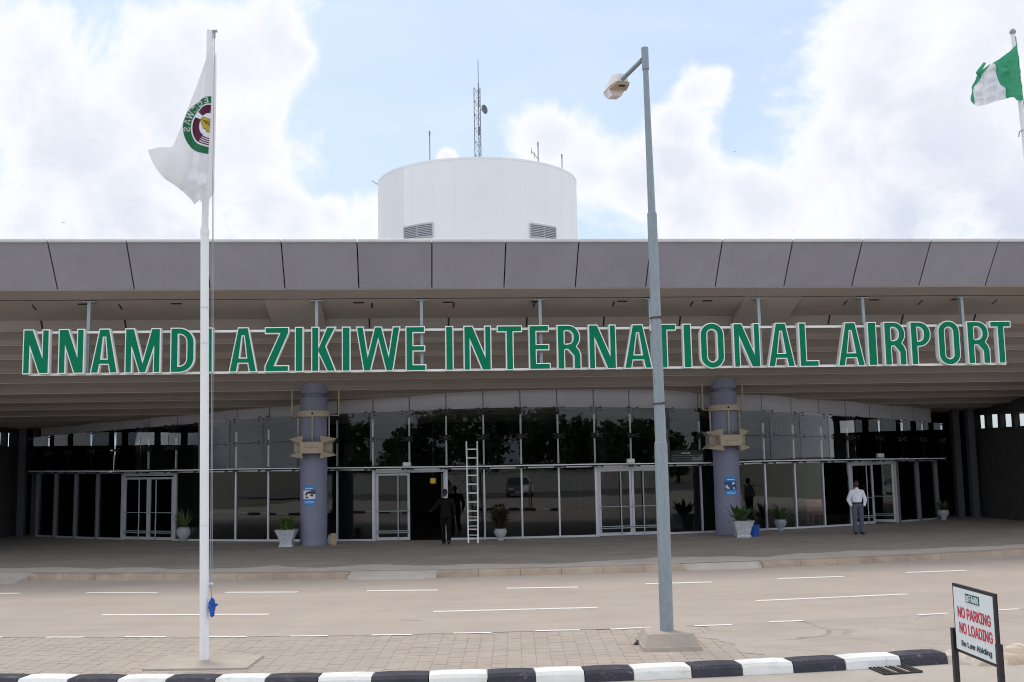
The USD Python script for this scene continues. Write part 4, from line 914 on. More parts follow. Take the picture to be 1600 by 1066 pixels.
wp = np.array(tp['whip']); part(mast, 'whip', MB().tube((wp[0], mid[1], zt - 1.2), (wp[0], mid[1], zt + .3), .035, n=8).tube((wp[0], mid[1], zt + .3), (wp[0], mid[1], wp[2]), .02, n=6), 'antenna')
part(mast, 'clamp', MB().box((wp[0], mid[1], tp['mast_m'][2]), (.12, .12, .5)), 'antenna')
d = np.array(tp['dish']); dm = MB(); R0 = frame(np.array([.75, -.55, .05])); prof_ = [(.01, -.10), (.12, -.09), (.22, -.05), (.29, 0), (.285, .02), (.01, -.06)]
l = MB().lathe(prof_, n=24).mesh(); l.vertices = l.vertices @ R0.T + d
ds = thing('dish_aerial', 'small dark round dish aerial on the right leg of the lattice mast', 'dish', tuple(d)); part(ds, 'reflector', l, 'dish', smooth=40); part(ds, 'bracket', MB().tube(d - R0[:, 2] * .08, legs[1] + (0, 0, d[2] + .1), .03, n=8), 'antenna')
def whip(name, key, label, zb, extra=False):
    p = np.array(tp[key]); t = thing(name, label, 'aerial', (p[0], p[1], zb)); part(t, 'rod', MB().tube((p[0], p[1], zb), (p[0], p[1], p[2] - .25), .028, n=6).tube((p[0], p[1], p[2] - .25), (p[0], p[1], p[2]), .04, n=6), 'antenna')
    if extra: part(t, 'side_arm', MB().tube((p[0], p[1], p[2] - 1.0), (p[0] - .38, p[1] - .1, p[2] - .55), .02, n=6).tube((p[0] - .38, p[1] - .1, p[2] - .75), (p[0] - .38, p[1] - .1, p[2] - .35), .015, n=6).tube((p[0] - .22, p[1], p[2] - .95), (p[0] - .22, p[1], p[2] - .6), .015, n=6), 'antenna')
whip('whip_aerial', 'w1t', 'thin whip aerial standing on the tower rim left of the mast', th_)
whip('whip_aerial', 'w2t', 'whip aerial with a small side arm on the right of the tower rim', th_, True)
whip('whip_aerial', 'w3t', 'shortest plain whip aerial near the right end of the tower rim', th_)
p = np.array(tp['stub']); t = thing('side_aerial', 'tiny aerial sticking out sideways from the left of the tower', 'aerial', (p[0], p[1], p[2])); part(t, 'rod', MB().tube((p[0] - .05, p[1], p[2] + .02), (tx - tr + .3, p[1] + .4, p[2] - .28), .02, n=6), 'antenna')

# ---------------------------------------------------------------- street lamp
lp = {k: np.array(v) for k, v in P['lamp_pts'].items()}; L0 = np.array(P['lamp']); Y = L0[1]; X0 = lp['base'][0]
def lx(z): return float(np.interp(z, [lp['base'][2], lp['sh1'][2], lp['sh2'][2], lp['top'][2]], [lp['base'][0], lp['base'][0] + .005, lp['base'][0] - .010, lp['top'][0]]))
lamp = thing('street_lamp', 'tall grey galvanised street lamp on a tapered concrete block', 'street lamp', (X0, Y, 0))
def pole(z0, z1, r0, r1, name='pole_section'): return part(lamp, name, MB().tube((lx(z0), Y, z0), (lx(z1), Y, z1), r0, r1, n=28), 'galvanised', smooth=40)
pole(.20, lp['sh1'][2], .100, .097); pole(lp['sh1'][2], lp['sh1'][2] + .035, .097, .082); pole(lp['sh1'][2] + .03, lp['sh2'][2], .083, .074); pole(lp['sh2'][2], lp['sh2'][2] + .03, .074, .058); pole(lp['sh2'][2] + .02, lp['sleeve'][2], .058, .043)
part(lamp, 'arm_sleeve', MB().tube((lx(8.75), Y, lp['sleeve'][2] - .02), (lx(9.1), Y, lp['top'][2]), .055, .056, n=24), 'galvanised', smooth=40)
for b in ('b1', 'b2'):
    z = lp[b][2]; part(lamp, 'strap', MB().lathe([(.080, z - .012), (.092, z - .012), (.092, z + .012), (.080, z + .012)], (lx(z), Y, 0), 24).bar((lx(z) - .14, Y - .02, z - .02), (lx(z) + .10, Y - .095, z + .025), .012), 'band_dark')
A0 = lp['arm'] + (0, .03, 0); A1 = np.array([A0[0] - .21, A0[1] + .95, A0[2] + .04]); part(lamp, 'arm', MB().tube(A0, A1, .036, n=16), 'galvanised', smooth=40)
ax = (A1 - A0); ax[2] = .0; ax /= np.linalg.norm(ax); sd = np.array([-ax[1], ax[0], 0]); upv = np.array([0, 0, 1.])
def LQ(a, s, z): return A1 + ax * a * .72 + sd * s * .92 + upv * z * .85
hd = MB().hexa([LQ(-.02, -.10, -.05), LQ(-.02, .10, -.05), LQ(.24, .17, -.06), LQ(.24, -.17, -.06)][::-1], [LQ(-.02, -.08, .10), LQ(-.02, .08, .10), LQ(.24, .13, .15), LQ(.24, -.13, .15)][::-1])
hd.hexa([LQ(.24, -.17, -.06), LQ(.24, .17, -.06), LQ(.80, .17, -.05), LQ(.80, -.17, -.05)][::-1], [LQ(.24, -.13, .15), LQ(.24, .13, .15), LQ(.80, .11, .12), LQ(.80, -.11, .12)][::-1])
hd.hexa([LQ(.80, -.17, -.05), LQ(.80, .17, -.05), LQ(.93, .09, -.03), LQ(.93, -.09, -.03)][::-1], [LQ(.80, -.11, .12), LQ(.80, .11, .12), LQ(.93, .06, .06), LQ(.93, -.06, .06)][::-1])
h_ = part(lamp, 'lamp_head', hd, 'lamp_white')
part(h_, 'gear_cover', MB().hexa([LQ(.02, -.13, -.105), LQ(.02, .13, -.105), LQ(.38, .165, -.115), LQ(.38, -.165, -.115)][::-1], [LQ(.0, -.13, -.052), LQ(.0, .13, -.052), LQ(.38, .17, -.062), LQ(.38, -.17, -.062)][::-1]), 'lamp_brown')
part(h_, 'cover_latch', MB().box(LQ(.06, 0, -.115), (.10, .05, .02), math.atan2(sd[1], sd[0])), 'recess_dark')
part(h_, 'lens', MB().hexa([LQ(.46, -.09, -.20), LQ(.46, .09, -.20), LQ(.82, .08, -.17), LQ(.82, -.08, -.17)][::-1], [LQ(.40, -.165, -.062), LQ(.40, .165, -.062), LQ(.90, .15, -.052), LQ(.90, -.15, -.052)][::-1]), 'lamp_lens')
# plinth: tapered block on a low footing
cxp, cyp = X0 + .01, Y + .0
def ring_(wx, wy, z): return [(cxp - wx, cyp - wy, z), (cxp + wx, cyp - wy, z), (cxp + wx, cyp + wy, z), (cxp - wx, cyp + wy, z)]
pl = MB().hexa(ring_(.43, .50, -.05), ring_(.425, .49, .05)).hexa(ring_(.40, .46, .051), ring_(.325, .34, .21))
plm = pl.mesh().subdivide().subdivide().subdivide(); plm.vertices += (meshkit.noise(plm.vertices * 6)[:, None] - .5) * .018
part(lamp, 'plinth', plm, 'slab_concrete')

part(lamp, 'cable_stub', MB().tube((cxp - .47, cyp + .10, -.03), (cxp - .40, cyp + .11, .035), .045, n=12), 'iron', smooth=40)
# ---------------------------------------------------------------- flag poles and flags
fp = {k: np.array(v) for k, v in P['flag_pts'].items()}; F0 = np.array(P['flag']); FY = F0[1]
fpole = thing('flag_pole', 'white flag pole on a concrete slab carrying the white emblem flag', 'flag pole', tuple(F0), group=None)
xj = fp['j1'][0]; j = fp['j1'][2]
part(fpole, 'lower_tube', MB().tube((F0[0], FY, .02), (xj, FY, j), .066, .060, n=24), 'pole_white', smooth=40)
part(fpole, 'collar', MB().lathe([(.050, j - .01), (.064, j - .01), (.066, j + .05), (.048, j + .10)], (xj, FY, 0), 24), 'pole_white', smooth=40)
part(fpole, 'upper_tube', MB().tube((xj, FY, j), (fp['top'][0] - .0, FY, fp['top'][2]), .050, .046, n=24), 'pole_white', smooth=40)
for z in (5.05, 4.52, 1.9): part(fpole, 'tube_joint', MB().lathe([(.0615, z - .004), (.0665, z - .004), (.0665, z + .004), (.0615, z + .004)], (F0[0] + (xj - F0[0]) * z / j, FY, 0), 24), 'vent_grey')
part(fpole, 'truck', MB().box((fp['top'][0] + .05, FY, fp['top'][2] - .01), (.12, .03, .03)).tube((fp['rope_top'][0], FY, fp['top'][2] - .12), (fp['rope_top'][0], FY, fp['top'][2] + .0), .018, n=8), 'rope')
rt, rb = fp['rope_top'] + (.012, -.03, -.05), fp['rope_bot'] + (.02, -.02, 0)
part(fpole, 'halyard', MB().tube(rt, (rt[0] - .0, rt[1], 7.), .005, n=6).tube((rt[0], rt[1], 7.), rb, .005, n=6).tube(rb + (.018, .01, 0), (rt[0] + .01, rt[1] + .03, 7.), .004, n=6), 'rope')
part(fpole, 'cleat', MB().box(rb + (-.02, .02, -.02), (.10, .03, .025)), 'pole_white')
part(fpole, 'base_slab', MB().prism(Polygon(P['slab']), .05, lambda v: v + np.array([0, 0, -.03])), 'slab_concrete')
c1, c2 = fp['cloth1'], fp['cloth2']; mid_ = (c1 + c2) / 2 + (.02, -.03, 0); ball = trimesh.creation.icosphere(4); ball.vertices = ball.vertices * (.045, .05, .145)
ball.vertices *= (1 + .8 * (meshkit.fbm(ball.vertices * 18, 3, 2)[:, None] - .5)); ball.vertices += mid_
bun = thing('cloth_bundle', 'blue cloth tied to the rope low on the white flag pole', 'cloth', tuple(mid_)); part(bun, 'cloth', ball, 'cloth_blue', smooth=True)
part(bun, 'tie', MB().path([rb + (0, 0, -.02), mid_ + (0, -.01, .14)], .008), 'rope'); part(bun, 'loose_end', MB().hexa([mid_ + (.02, -.03, -.02), mid_ + (.03, -.03, -.02), mid_ + (.03, -.02, -.02), mid_ + (.02, -.02, -.02)], [mid_ + (.06, -.03, .06), mid_ + (.10, -.03, .04), mid_ + (.10, -.02, .04), mid_ + (.06, -.02, .06)]), 'cloth_blue')

def cloth(poly, depth, step=.025, y0=0.):
    """A wavy sheet over a plan outline in x,z: triangulated finely, y given by depth(x, z)."""
    from scipy.spatial import Delaunay
    bd = np.array(poly.segmentize(step).exterior.coords)[:-1]; a, b, c, d = poly.bounds
    gx, gz = np.meshgrid(np.arange(a, c, step), np.arange(b, d, step)); gp_ = np.c_[gx.ravel(), gz.ravel()]; inner = poly.buffer(-step * .5)
    from shapely import contains_xy
    gp_ = gp_[contains_xy(inner, gp_[:, 0], gp_[:, 1])]; pt = np.r_[bd, gp_]; tri = Delaunay(pt).simplices; cen = pt[tri].mean(1); tri = tri[contains_xy(poly.buffer(1e-6), cen[:, 0], cen[:, 1])]
    t = pt[tri]; s = np.cross(t[:, 1] - t[:, 0], t[:, 2] - t[:, 0]); tri[s < 0] = tri[s < 0][:, ::-1]
    return np.c_[pt[:, 0], y0 + depth(pt[:, 0], pt[:, 1]), pt[:, 1]], tri
def chaikin(pts, n=2):
    p = np.array(pts, float)
    for _ in range(n): nx = np.roll(p, -1, 0); p = np.stack([.75 * p + .25 * nx, .25 * p + .75 * nx], 1).reshape(-1, 2)
    return p
FO = Polygon(chaikin(P['flag_outline'], 1)).buffer(0)
def fdepth(x, z, off=0.):
    """Front fold of the hanging flag: vertical folds fanning from the head rope."""
    zt_ = 9.113; t = np.clip((zt_ - z) / 2.6, 0, 1); q = (x + 4.35) / np.maximum(.12 + .9 * t, .1)
    low = np.clip((7.15 - z) / .5, 0, 1)
    return FY - .20 - .10 * t * np.cos(q * 5.2 + .6) - .05 * t * np.sin(q * 11 + z * 1.3) + low * (.05 * np.sin((x * 1.2 + z * 2.2) * 7.) + .03 * np.sin((x * 2.6 - z) * 9)) - off
def bdepth(x, z): t = np.clip((9.113 - z) / 2.6, 0, 1); return FY - .02 + .16 * t + .05 * t * np.sin(x * 9 + z)
flag = thing('emblem_flag', 'white flag hanging limp with a round green and maroon emblem', 'flag', (-4.4, FY - .2, 6.5))
fr = part(flag, 'flag_cloth', cloth(FO, fdepth, .03), 'flag_white', smooth=True)
bk = affinity.translate(FO.buffer(-.03), .012, .05); part(flag, 'rear_fold', cloth(bk if bk.geom_type == 'Polygon' else max(bk.geoms, key=lambda g: g.area), bdepth, .05), 'flag_white', smooth=True)
ex, ez, er = P['emblem']
half = FO.buffer(-.012)
def emb(name, shp, m, off):
    shp = shp.intersection(half).buffer(0)
    for g in getattr(shp, 'geoms', [shp]):
        if g.is_empty or g.area < 1e-4: continue
        part(fr, name, cloth(g.simplify(.002), lambda x, z: fdepth(x, z, off), .022), m, smooth=True)
def el(r, sx=1.): return affinity.scale(Point(ex, ez).buffer(r, 48), sx, 1.0)
def sector(a0, a1, R=2.): return Polygon([(ex, ez)] + [(ex + R * math.cos(math.radians(a)), ez + R * math.sin(math.radians(a))) for a in np.linspace(a0, a1, 24)])
emb('emblem_ring', el(er).difference(el(er * .76)), 'emb_green', .006)
emb('emblem_inner_ring', el(er * .71).difference(el(er * .43)).difference(sector(134, 150)).difference(sector(232, 272)), 'emb_maroon', .006)
for q in range(4): emb('emblem_stripe', el(er * (.70 - q * .07)).difference(el(er * (.665 - q * .07))).intersection(sector(232, 272)), 'emb_maroon', .006)
af = Polygon([(ex - .165, ez + .08), (ex - .15, ez + .115), (ex - .11, ez + .11), (ex - .04, ez + .09), (ex + .04, ez + .06), (ex + .03, ez - .10), (ex - .06, ez - .10), (ex - .075, ez - .06), (ex - .115, ez - .05), (ex - .13, ez + .0)])
emb('emblem_map_border', af.buffer(.010), 'emb_line', .006); emb('emblem_map', af, 'emb_yellow', .010)
for q in range(3): emb('emblem_map_line', LineString([(ex - .15 + q * .03, ez + .09 - q * .03), (ex - .09 + q * .03, ez + .06 - q * .03), (ex + .04, ez + .035 - q * .035)]).buffer(.005), 'emb_line', .0135)
emb('emblem_leaf', affinity.scale(Point(ex - .20, ez + .0).buffer(.016), .6, 1.3), 'emb_line', .006)
def glyph(chh):
    import glob
    from PIL import Image, ImageDraw, ImageFont
    m = meshkit.text_mesh(chh, 1.0, .01, bold=True); z = m.vertices[:, 2] < 1e-6; f = m.faces[z[m.faces].all(1)]
    return unary_union([Polygon(m.vertices[t][:, :2]) for t in f]).buffer(.004)
for q, chh in enumerate('ECOWAS'):          # seen from the back of the cloth, so the word reads in mirror writing
    s = .088; gl = affinity.scale(glyph(chh), -s * 1.0, s, origin=(0, 0)); b = gl.bounds; gl = affinity.translate(gl, -(b[0] + b[2]) / 2, -(b[1] + b[3]) / 2)
    a = 103 + q * 16.2; gl = affinity.rotate(gl, a - 90, origin=(0, 0)); rr = er * .88; emb('emblem_letter', affinity.translate(gl, ex + rr * math.cos(math.radians(a)), ez + rr * math.sin(math.radians(a))), 'emb_white', .011)

# the green and white flag
np0, np1 = map(np.array, P['npole']); dn = (np1 - np0) / np.linalg.norm(np1 - np0); nb = np0 + dn * ((np0[2] + .1) / -dn[2]); NY = np0[1]
npole = thing('flag_pole', 'slightly leaning slim pole carrying the green and white flag', 'flag pole', tuple(nb))
part(npole, 'pole_tube', MB().tube(nb, np0, .075, .045, n=18), 'pole_white', smooth=40); part(npole, 'finial', MB().lathe([(.01, -.03), (.06, 0), (.075, .05), (.05, .10), (.01, .13)], np0, 16).box(np0 + (.02, 0, -.14), (.06, .08, .12)), 'rope', smooth=40)
part(npole, 'halyard', MB().tube(np0 + (.05, -.03, -.1), np0 + dn * 4 + (.08, -.03, 0), .01, n=6), 'rope'); part(npole, 'toggle', MB().path([np0 + dn * 2.35 + (-.03, -.06, 0), np0 + dn * 2.38 + (-.12, -.06, -.02), np0 + dn * 2.45 + (-.15, -.06, -.07)], .014), 'rope')
NF = Polygon(chaikin(P['nflag'], 1)).buffer(0); nw_ = P['nflag_white']; NW = Polygon([nw_[0], (nw_[1][0], nw_[1][1] - .3), (nw_[2][0] + .02, nw_[2][1] - .3), (nw_[2][0], nw_[2][1]), ((nw_[2][0] + nw_[3][0]) / 2 - .03, (nw_[2][1] + nw_[3][1]) / 2), (nw_[3][0], nw_[3][1] + .1)])
def ndepth(x, z, off=0.): s = np.clip(12.03 - x, 0, 1.3); return NY - .12 - .22 * np.sin(s * 4.2 + (z - 11) * 1.1) * np.clip(s * 2, 0, 1) - .05 * np.sin((x * 1.1 + z * 1.4) * 9) * np.clip(s * 3, .1, 1) - .03 * np.sin((x - z) * 17) - .12 * s - off
nfl = thing('green_white_flag', 'green and white banded flag blowing from the leaning pole', 'flag', tuple(np0 + dn * 2.4))
part(nfl, 'green_band', cloth(max(getattr(NF.difference(NW), 'geoms', [NF.difference(NW)]), key=lambda g: g.area), ndepth, .03), 'flag_green', smooth=True)
for g in sorted(getattr(NF.difference(NW), 'geoms', [NF.difference(NW)]), key=lambda g: -g.area)[1:]:
    if g.area > .003: part(nfl, 'green_band', cloth(g, ndepth, .03), 'flag_green', smooth=True)
part(nfl, 'white_band', cloth(NF.intersection(NW), ndepth, .03), 'flag_white', smooth=True)
part(nfl, 'folded_corner', cloth(Polygon(P['nfold']).buffer(0), lambda x, z: ndepth(x, z) - .06 - .12 * np.sin((x + z) * 6), .03), 'flag_green', smooth=True)

# ---------------------------------------------------------------- small sign, drain, ladder
q = {k: np.array(v) for k, v in P['np'].items()}
bl, br, tl, tr2 = q['BL'], q['BR'], q['TL'], q['TR']; bl, br = bl * 1, br * 1; xl, xr = (bl[0] + tl[0]) / 2, (br[0] + tr2[0]) / 2
zb, zt2 = (bl[2] + br[2]) / 2, (tl[2] + tr2[2]) / 2; A = np.array([xl, bl[1], 0]); B = np.array([xr, br[1], 0]); dd = (B - A); bw_ = np.linalg.norm(dd); dd /= bw_; nn = np.array([dd[1], -dd[0], 0])
if nn[1] > 0 and nn[0] > 0: nn = -nn
if nn[0] > 0: nn = -nn
def NPq(s, z, o=0.): return A + dd * s + np.array([0, 0, z]) + nn * o
def npm(poly, th, off): return MB().prism(poly, th, lambda v: np.array([NPq(a, b, off + (c if True else 0)) for a, b, c in v]))
nps = thing('no_parking_sign', 'small white board on two black posts reading NO PARKING NO LOADING', 'sign', tuple(A), 0)
def flip_ok(m): 
    mm = m.mesh(); return mm if mm.volume > 0 else trimesh.Trimesh(mm.vertices, mm.faces[:, ::-1], process=False)
part(nps, 'frame', flip_ok(npm(sbox(0, zb, bw_, zt2), .03, -.03)), 'np_frame'); part(nps, 'board_face', flip_ok(npm(sbox(.03, zb + .03, bw_ - .03, zt2 - .03), .004, .001)), 'np_white')
for s in (-.03, bw_ + .03): 
    b0, b1 = NPq(s, -.02, .0), NPq(s, zb + .22, .0); part(nps, 'post', MB().bar(b0, b1, .05, .05, up=(nn[0], nn[1], 0)), 'np_frame')
H_ = zt2 - zb
def words(txt, x0, x1, z0, z1, m, name, bold=True, off=.006):
    t = meshkit.text_mesh(txt, 1.0, .003, bold=bold); (a, b, _), (c, d, _) = t.bounds; t.vertices[:, 0] = x0 + (t.vertices[:, 0] - a) / (c - a) * (x1 - x0); t.vertices[:, 1] = z0 + (t.vertices[:, 1] - b) / (d - b) * (z1 - z0)
    for g in t.split(only_watertight=False):
        v = np.array([NPq(a_, b_, off + c_) for a_, b_, c_ in g.vertices]); mm = trimesh.Trimesh(v, g.faces, process=False); part(nps, name, mm if mm.volume > 0 else trimesh.Trimesh(v, g.faces[:, ::-1], process=False), m)
words('NO PARKING', bw_ * .12, bw_ * .90, zb + H_ * .525, zb + H_ * .685, 'np_red', 'letter'); words('NO LOADING', bw_ * .14, bw_ * .92, zb + H_ * .30, zb + H_ * .46, 'np_red', 'letter'); words('Be Law Abiding', bw_ * .17, bw_ * .88, zb + H_ * .095, zb + H_ * .20, 'np_dark', 'letter')
part(nps, 'logo_panel', flip_ok(npm(sbox(bw_ * .33, zb + H_ * .775, bw_ * .66, zb + H_ * .90), .002, .0055)), 'np_green'); words('FAAN', bw_ * .43, bw_ * .645, zb + H_ * .79, zb + H_ * .885, 'np_white', 'logo_letter', off=.009)
for i in range(3): part(nps, 'logo_bar', flip_ok(npm(sbox(bw_ * .345, zb + H_ * (.79 + .03 * i), bw_ * .41, zb + H_ * (.81 + .03 * i)), .002, .009)), 'np_white')

gq = [np.array([*p, 0.]) for p in P['grate']]
gr_ = thing('drain_grate', 'black iron drain grate in the road beside the painted kerb', 'drain', tuple(sum(gq) / 4))
G = lambda a, b, z=0.: (gq[0] * (1 - a) * (1 - b) + gq[1] * a * (1 - b) + gq[2] * a * b + gq[3] * (1 - a) * b) + np.array([0, 0, z])
part(gr_, 'pit', MB().quad(G(0, 1, .004), G(1, 1, .004), G(1, 0, .004), G(0, 0, .004)), 'pit')
m = MB(); [m.bar(G(*a, .012), G(*b, .012), .035, .02) for a, b in (((0, 0), (1, 0)), ((1, 0), (1, 1)), ((1, 1), (0, 1)), ((0, 1), (0, 0)))]; part(gr_, 'grate_frame', m, 'iron')
for i in range(1, 9): part(gr_, 'grate_bar', MB().bar(G(i / 9, 0, .014), G(i / 9, 1, .014), .022, .02), 'iron' if i % 3 else 'slab_concrete')

la, lb_ = np.array([*P['ladder_l'][:2], .15]), np.array([*P['ladder_r'][:2], .15]); ltx = P['ladder_topx']; zt_ = P['ladder_top']; yt = 34.85
lt0, lt1 = np.array([ltx[0], yt, zt_]), np.array([ltx[1], yt, zt_])
lad = thing('ladder', 'pale aluminium ladder leaning on the glass wall beside the open doorway', 'ladder', tuple((la + lb_) / 2))
for a, b in ((la, lt0), (lb_, lt1)): part(lad, 'stile', MB().bar(a, b, .045, .06, up=(0, 1, 0)), 'ladder')
for i in range(11): t_ = .045 + i * .0875; part(lad, 'rung', MB().bar(la + (lt0 - la) * t_, lb_ + (lt1 - lb_) * t_, .032, .036), 'ladder')
for i in (0, 1, 2): t_ = .075 + i * .0875; part(lad, 'rung', MB().bar(la + (lt0 - la) * t_ + (0, .10, 0), lb_ + (lt1 - lb_) * t_ + (0, .10, 0), .02, .026), 'ladder')

# ---------------------------------------------------------------- plants, bins and odd things on the walkway
def blade_plant(name, label, xy, potprof, potmat, n, length, width, leafmat, spread=1., droop=.6, seed=1, z=.15, bush=False, square=False, upright=0.):
    x, y = xy; t = thing(name, label, 'potted plant', (x, y, z)); R_ = np.random.default_rng(seed)
    if square:
        pm = MB(); pr = potprof
        for (r0, z0), (r1, z1) in zip(pr[:-1], pr[1:]):
            if abs(z1 - z0) < 1e-4: continue
            pm.hexa([(x - r0, y - r0, z + z0), (x + r0, y - r0, z + z0), (x + r0, y + r0, z + z0), (x - r0, y + r0, z + z0)], [(x - r1, y - r1, z + z1), (x + r1, y - r1, z + z1), (x + r1, y + r1, z + z1), (x - r1, y + r1, z + z1)])
        m = pm.mesh()
    else: m = MB().lathe(potprof, (x, y, z), 28).mesh()
    pt_ = part(t, 'pot', m, potmat, smooth=35); zt = potprof[-1][1]
    part(t, 'soil', MB().lathe([(.01, zt - .03), (potprof[-1][0] * .9, zt - .03)], (x, y, z), 16), 'soil')
    m = MB()
    for q_ in range(n):
        a = R_.uniform(0, 6.283); L = length * R_.uniform(.6, 1.05); el_ = R_.uniform(.5, 1.45) if not upright else R_.uniform(1.45 - upright, 1.55); w = width * R_.uniform(.7, 1.2)
        r_ = R_.uniform(0, potprof[-1][0] * .5); p0 = np.array([x + r_ * math.cos(a), y + r_ * math.sin(a), z + zt - .03 + (R_.uniform(0, length * .8) if bush else 0)]); d = np.array([math.cos(a) * math.cos(el_) * spread, math.sin(a) * math.cos(el_) * spread, math.sin(el_)]); sd_ = np.array([-math.sin(a), math.cos(a), 0])
        pts_ = []
        for k in range(5):
            s_ = k / 4; c_ = p0 + d * L * s_ - np.array([0, 0, droop * L * s_ ** 2 * .45]); ww = w * (math.sin(math.pi * min(.15 + s_ * .85, 1.)) ** .7 if k < 4 else 0.02); pts_ += [c_ - sd_ * ww / 2, c_ + sd_ * ww / 2]
        v = np.array(pts_); f = []
        for k in range(4): f += [(2 * k, 2 * k + 1, 2 * k + 3), (2 * k, 2 * k + 3, 2 * k + 2)]
        if length > .35 and not bush and n < 40: part(t, 'leaf', (v, np.array(f)), leafmat)
        else: m.add((v, np.array(f)))
    if m.m: part(t, 'foliage', m, leafmat, kind=None)
    return t
urn = [(.10, 0), (.13, .02), (.10, .06), (.17, .16), (.215, .28), (.20, .38), (.15, .44), (.17, .46)]
bowl_ = [(.09, 0), (.11, .02), (.08, .08), (.17, .18), (.21, .28), (.18, .37), (.19, .39)]
blade_plant('potted_plant', 'grey urn with a spiky yellow-green plant beside the left door', P['pot_spiky'][:2], [(r * 1.15, z_ * 1.05) for r, z_ in urn], 'pot_grey', 34, .82, .065, 'leaf_yellow', droop=.35, seed=4)
blade_plant('potted_plant', 'ornate square silver planter with a bright green upright shrub beside the left column', P['planter_left'][:2], [(.21, 0), (.21, .05), (.18, .10), (.215, .26), (.31, .50), (.33, .53)], 'pot_silver', 340, .30, .045, 'leaf_bright', spread=.9, droop=.15, seed=5, bush=True, square=True)
blade_plant('potted_plant', 'round silver pot with reddish crotons right of the ladder', P['pot_croton'][:2], bowl_, 'pot_grey', 150, .56, .13, 'leaf_red', droop=.5, seed=6, bush=True)
blade_plant('potted_plant', 'silver square planter with broad green leaves at the foot of the right column', P['planter_right'][:2], [(.22, 0), (.23, .05), (.20, .10), (.25, .30), (.32, .50), (.34, .53)], 'pot_silver', 30, .75, .17, 'leaf', droop=.5, seed=7, square=True)
blade_plant('potted_plant', 'round bluish pot with a spreading yucca by the glass right of the blue bin', P['pot_yucca'][:2], bowl_, 'pot_blue', 38, .85, .09, 'leaf', droop=.6, seed=8)
blade_plant('potted_plant', 'small pale pot with a dark plant among the shaded fins at the far right', P['pot_dark'][:2], bowl_, 'pot_grey', 24, .6, .08, 'leaf', seed=9)
blade_plant('potted_plant', 'white tub with a low green plant by the dark stone wall at the right edge', (P['pot_edge'][0] - .45, P['pot_edge'][1]), [(.16, 0), (.2, .35)], 'plastic_white', 26, .4, .10, 'leaf', seed=10)
bx_ = P['bin_blue']; bb = thing('waste_bin', 'open blue plastic bin half hidden behind the silver planter', 'bin', (bx_[0] + .08, bx_[1], .15)); part(bb, 'bin_body', MB().lathe([(.01, 0), (.16, 0), (.20, .36), (.215, .37), (.19, .37), (.15, .02)], (bx_[0] + .08, bx_[1], .15), 24), 'bin_blue', smooth=35)
c = P['box']; tb2 = thing('cardboard_box', 'small brown cardboard box standing on end right of the left column', 'box', (c[0], c[1], .15)); part(tb2, 'carton', bevel_box((.20, .16, .34), (c[0], c[1], .32), .006, .2), 'card'); part(tb2, 'lid_flap', MB().box((c[0] + .02, c[1] - .09, .485), (.17, .012, .05), .2), 'card')
c = P['bottle']; whole('bottle', MB().lathe([(.01, 0), (.045, 0), (.048, .18), (.03, .23), (.018, .26), (.018, .30), (.01, .30)], (c[0], c[1], .15), 16), 'plastic_white', 'small white bottle between the left column and the cardboard box', 'bottle', smooth=35)
# dark display unit and small lamps on the glass wall
lv = P['louver']; u0, u1, z0, z1 = lv[0][0], lv[1][0], lv[2][2], lv[0][2]; vv = .86 - .10
ld = thing('air_curtain', 'dark grey louvred unit with a pale label over the door beside the lamp post', 'ventilation unit', W((u0 + u1) / 2, vv, z0), YAW)
part(ld, 'casing', wmesh(MB().add(bevel_box((u1 - u0, .14, z1 - z0), ((u0 + u1) / 2, vv + .08, (z0 + z1) / 2), .015))), 'display_dark')
for i in range(4): part(ld, 'louvre_bar', wmesh(MB().box(((u0 + u1) / 2, vv + .0, z0 + .05 + i * .075), (u1 - u0 - .04, .025, .022))), 'display_bar')
part(ld, 'label_plate', wmesh(MB().box((u0 + (u1 - u0) * .45, vv + .003, z1 - .10), (.30, .02, .05))), 'display_white')
def spot(p, label, rot=0.):
    t = thing('spot_lamp', label, 'lamp', tuple(p), rot); part(t, 'lamp_body', bevel_box((.26, .16, .15), p, .03, rot), 'spot_white'); part(t, 'bracket', MB().bar(p + (0, .05, -.06), p + (0, .22, -.18), .03), 'dark_metal')
spot(gp(-2, .50, tra(-2) + .16), 'small white lamp on the glazing bar above the open doorway', grot(-2)); spot(gp(4, .50, tra(4) + .16) + np.array([-.15, 0, 0]), 'small white lamp on the glazing bar over the closed double door', grot(4)); spot(gp(12, .52, tra(12) + .2) + np.array([-.1, 0, 0]), 'white lamp box on the glazing bar above the man in the white shirt', grot(12))
dlp = np.array(P['doorlamp']); t = thing('wall_lamp', 'small yellow lamp glowing in the dark hall behind the open doorway', 'lamp', tuple(dlp)); part(t, 'lamp_glass', bevel_box((.19, .06, .19), dlp, .02), 'yellow_lamp'); part(t, 'lamp_back', MB().box(dlp + (0, .06, 0), (.28, .05, .26)).bar(dlp + (0, .08, .1), dlp + (0, .08, 2.6), .03), 'dark_metal')
def chair(name, label, x, y, rot):
    t = thing(name, label, 'chair', (x, y, .156), rot); c_, s_ = math.cos(rot), math.sin(rot); Q = lambda a, b, z_: np.array([x + a * c_ - b * s_, y + a * s_ + b * c_, .156 + z_])
    part(t, 'seat', MB().box(Q(0, 0, .43), (.5, .46, .06), rot), 'chair_red'); part(t, 'backrest', MB().box(Q(0, .23, .68), (.5, .05, .44), rot), 'chair_red')
    for a in (-.22, .22):
        for b in (-.2, .2): part(t, 'leg', MB().bar(Q(a, b, 0), Q(a, b, .42), .035), 'chair_red')
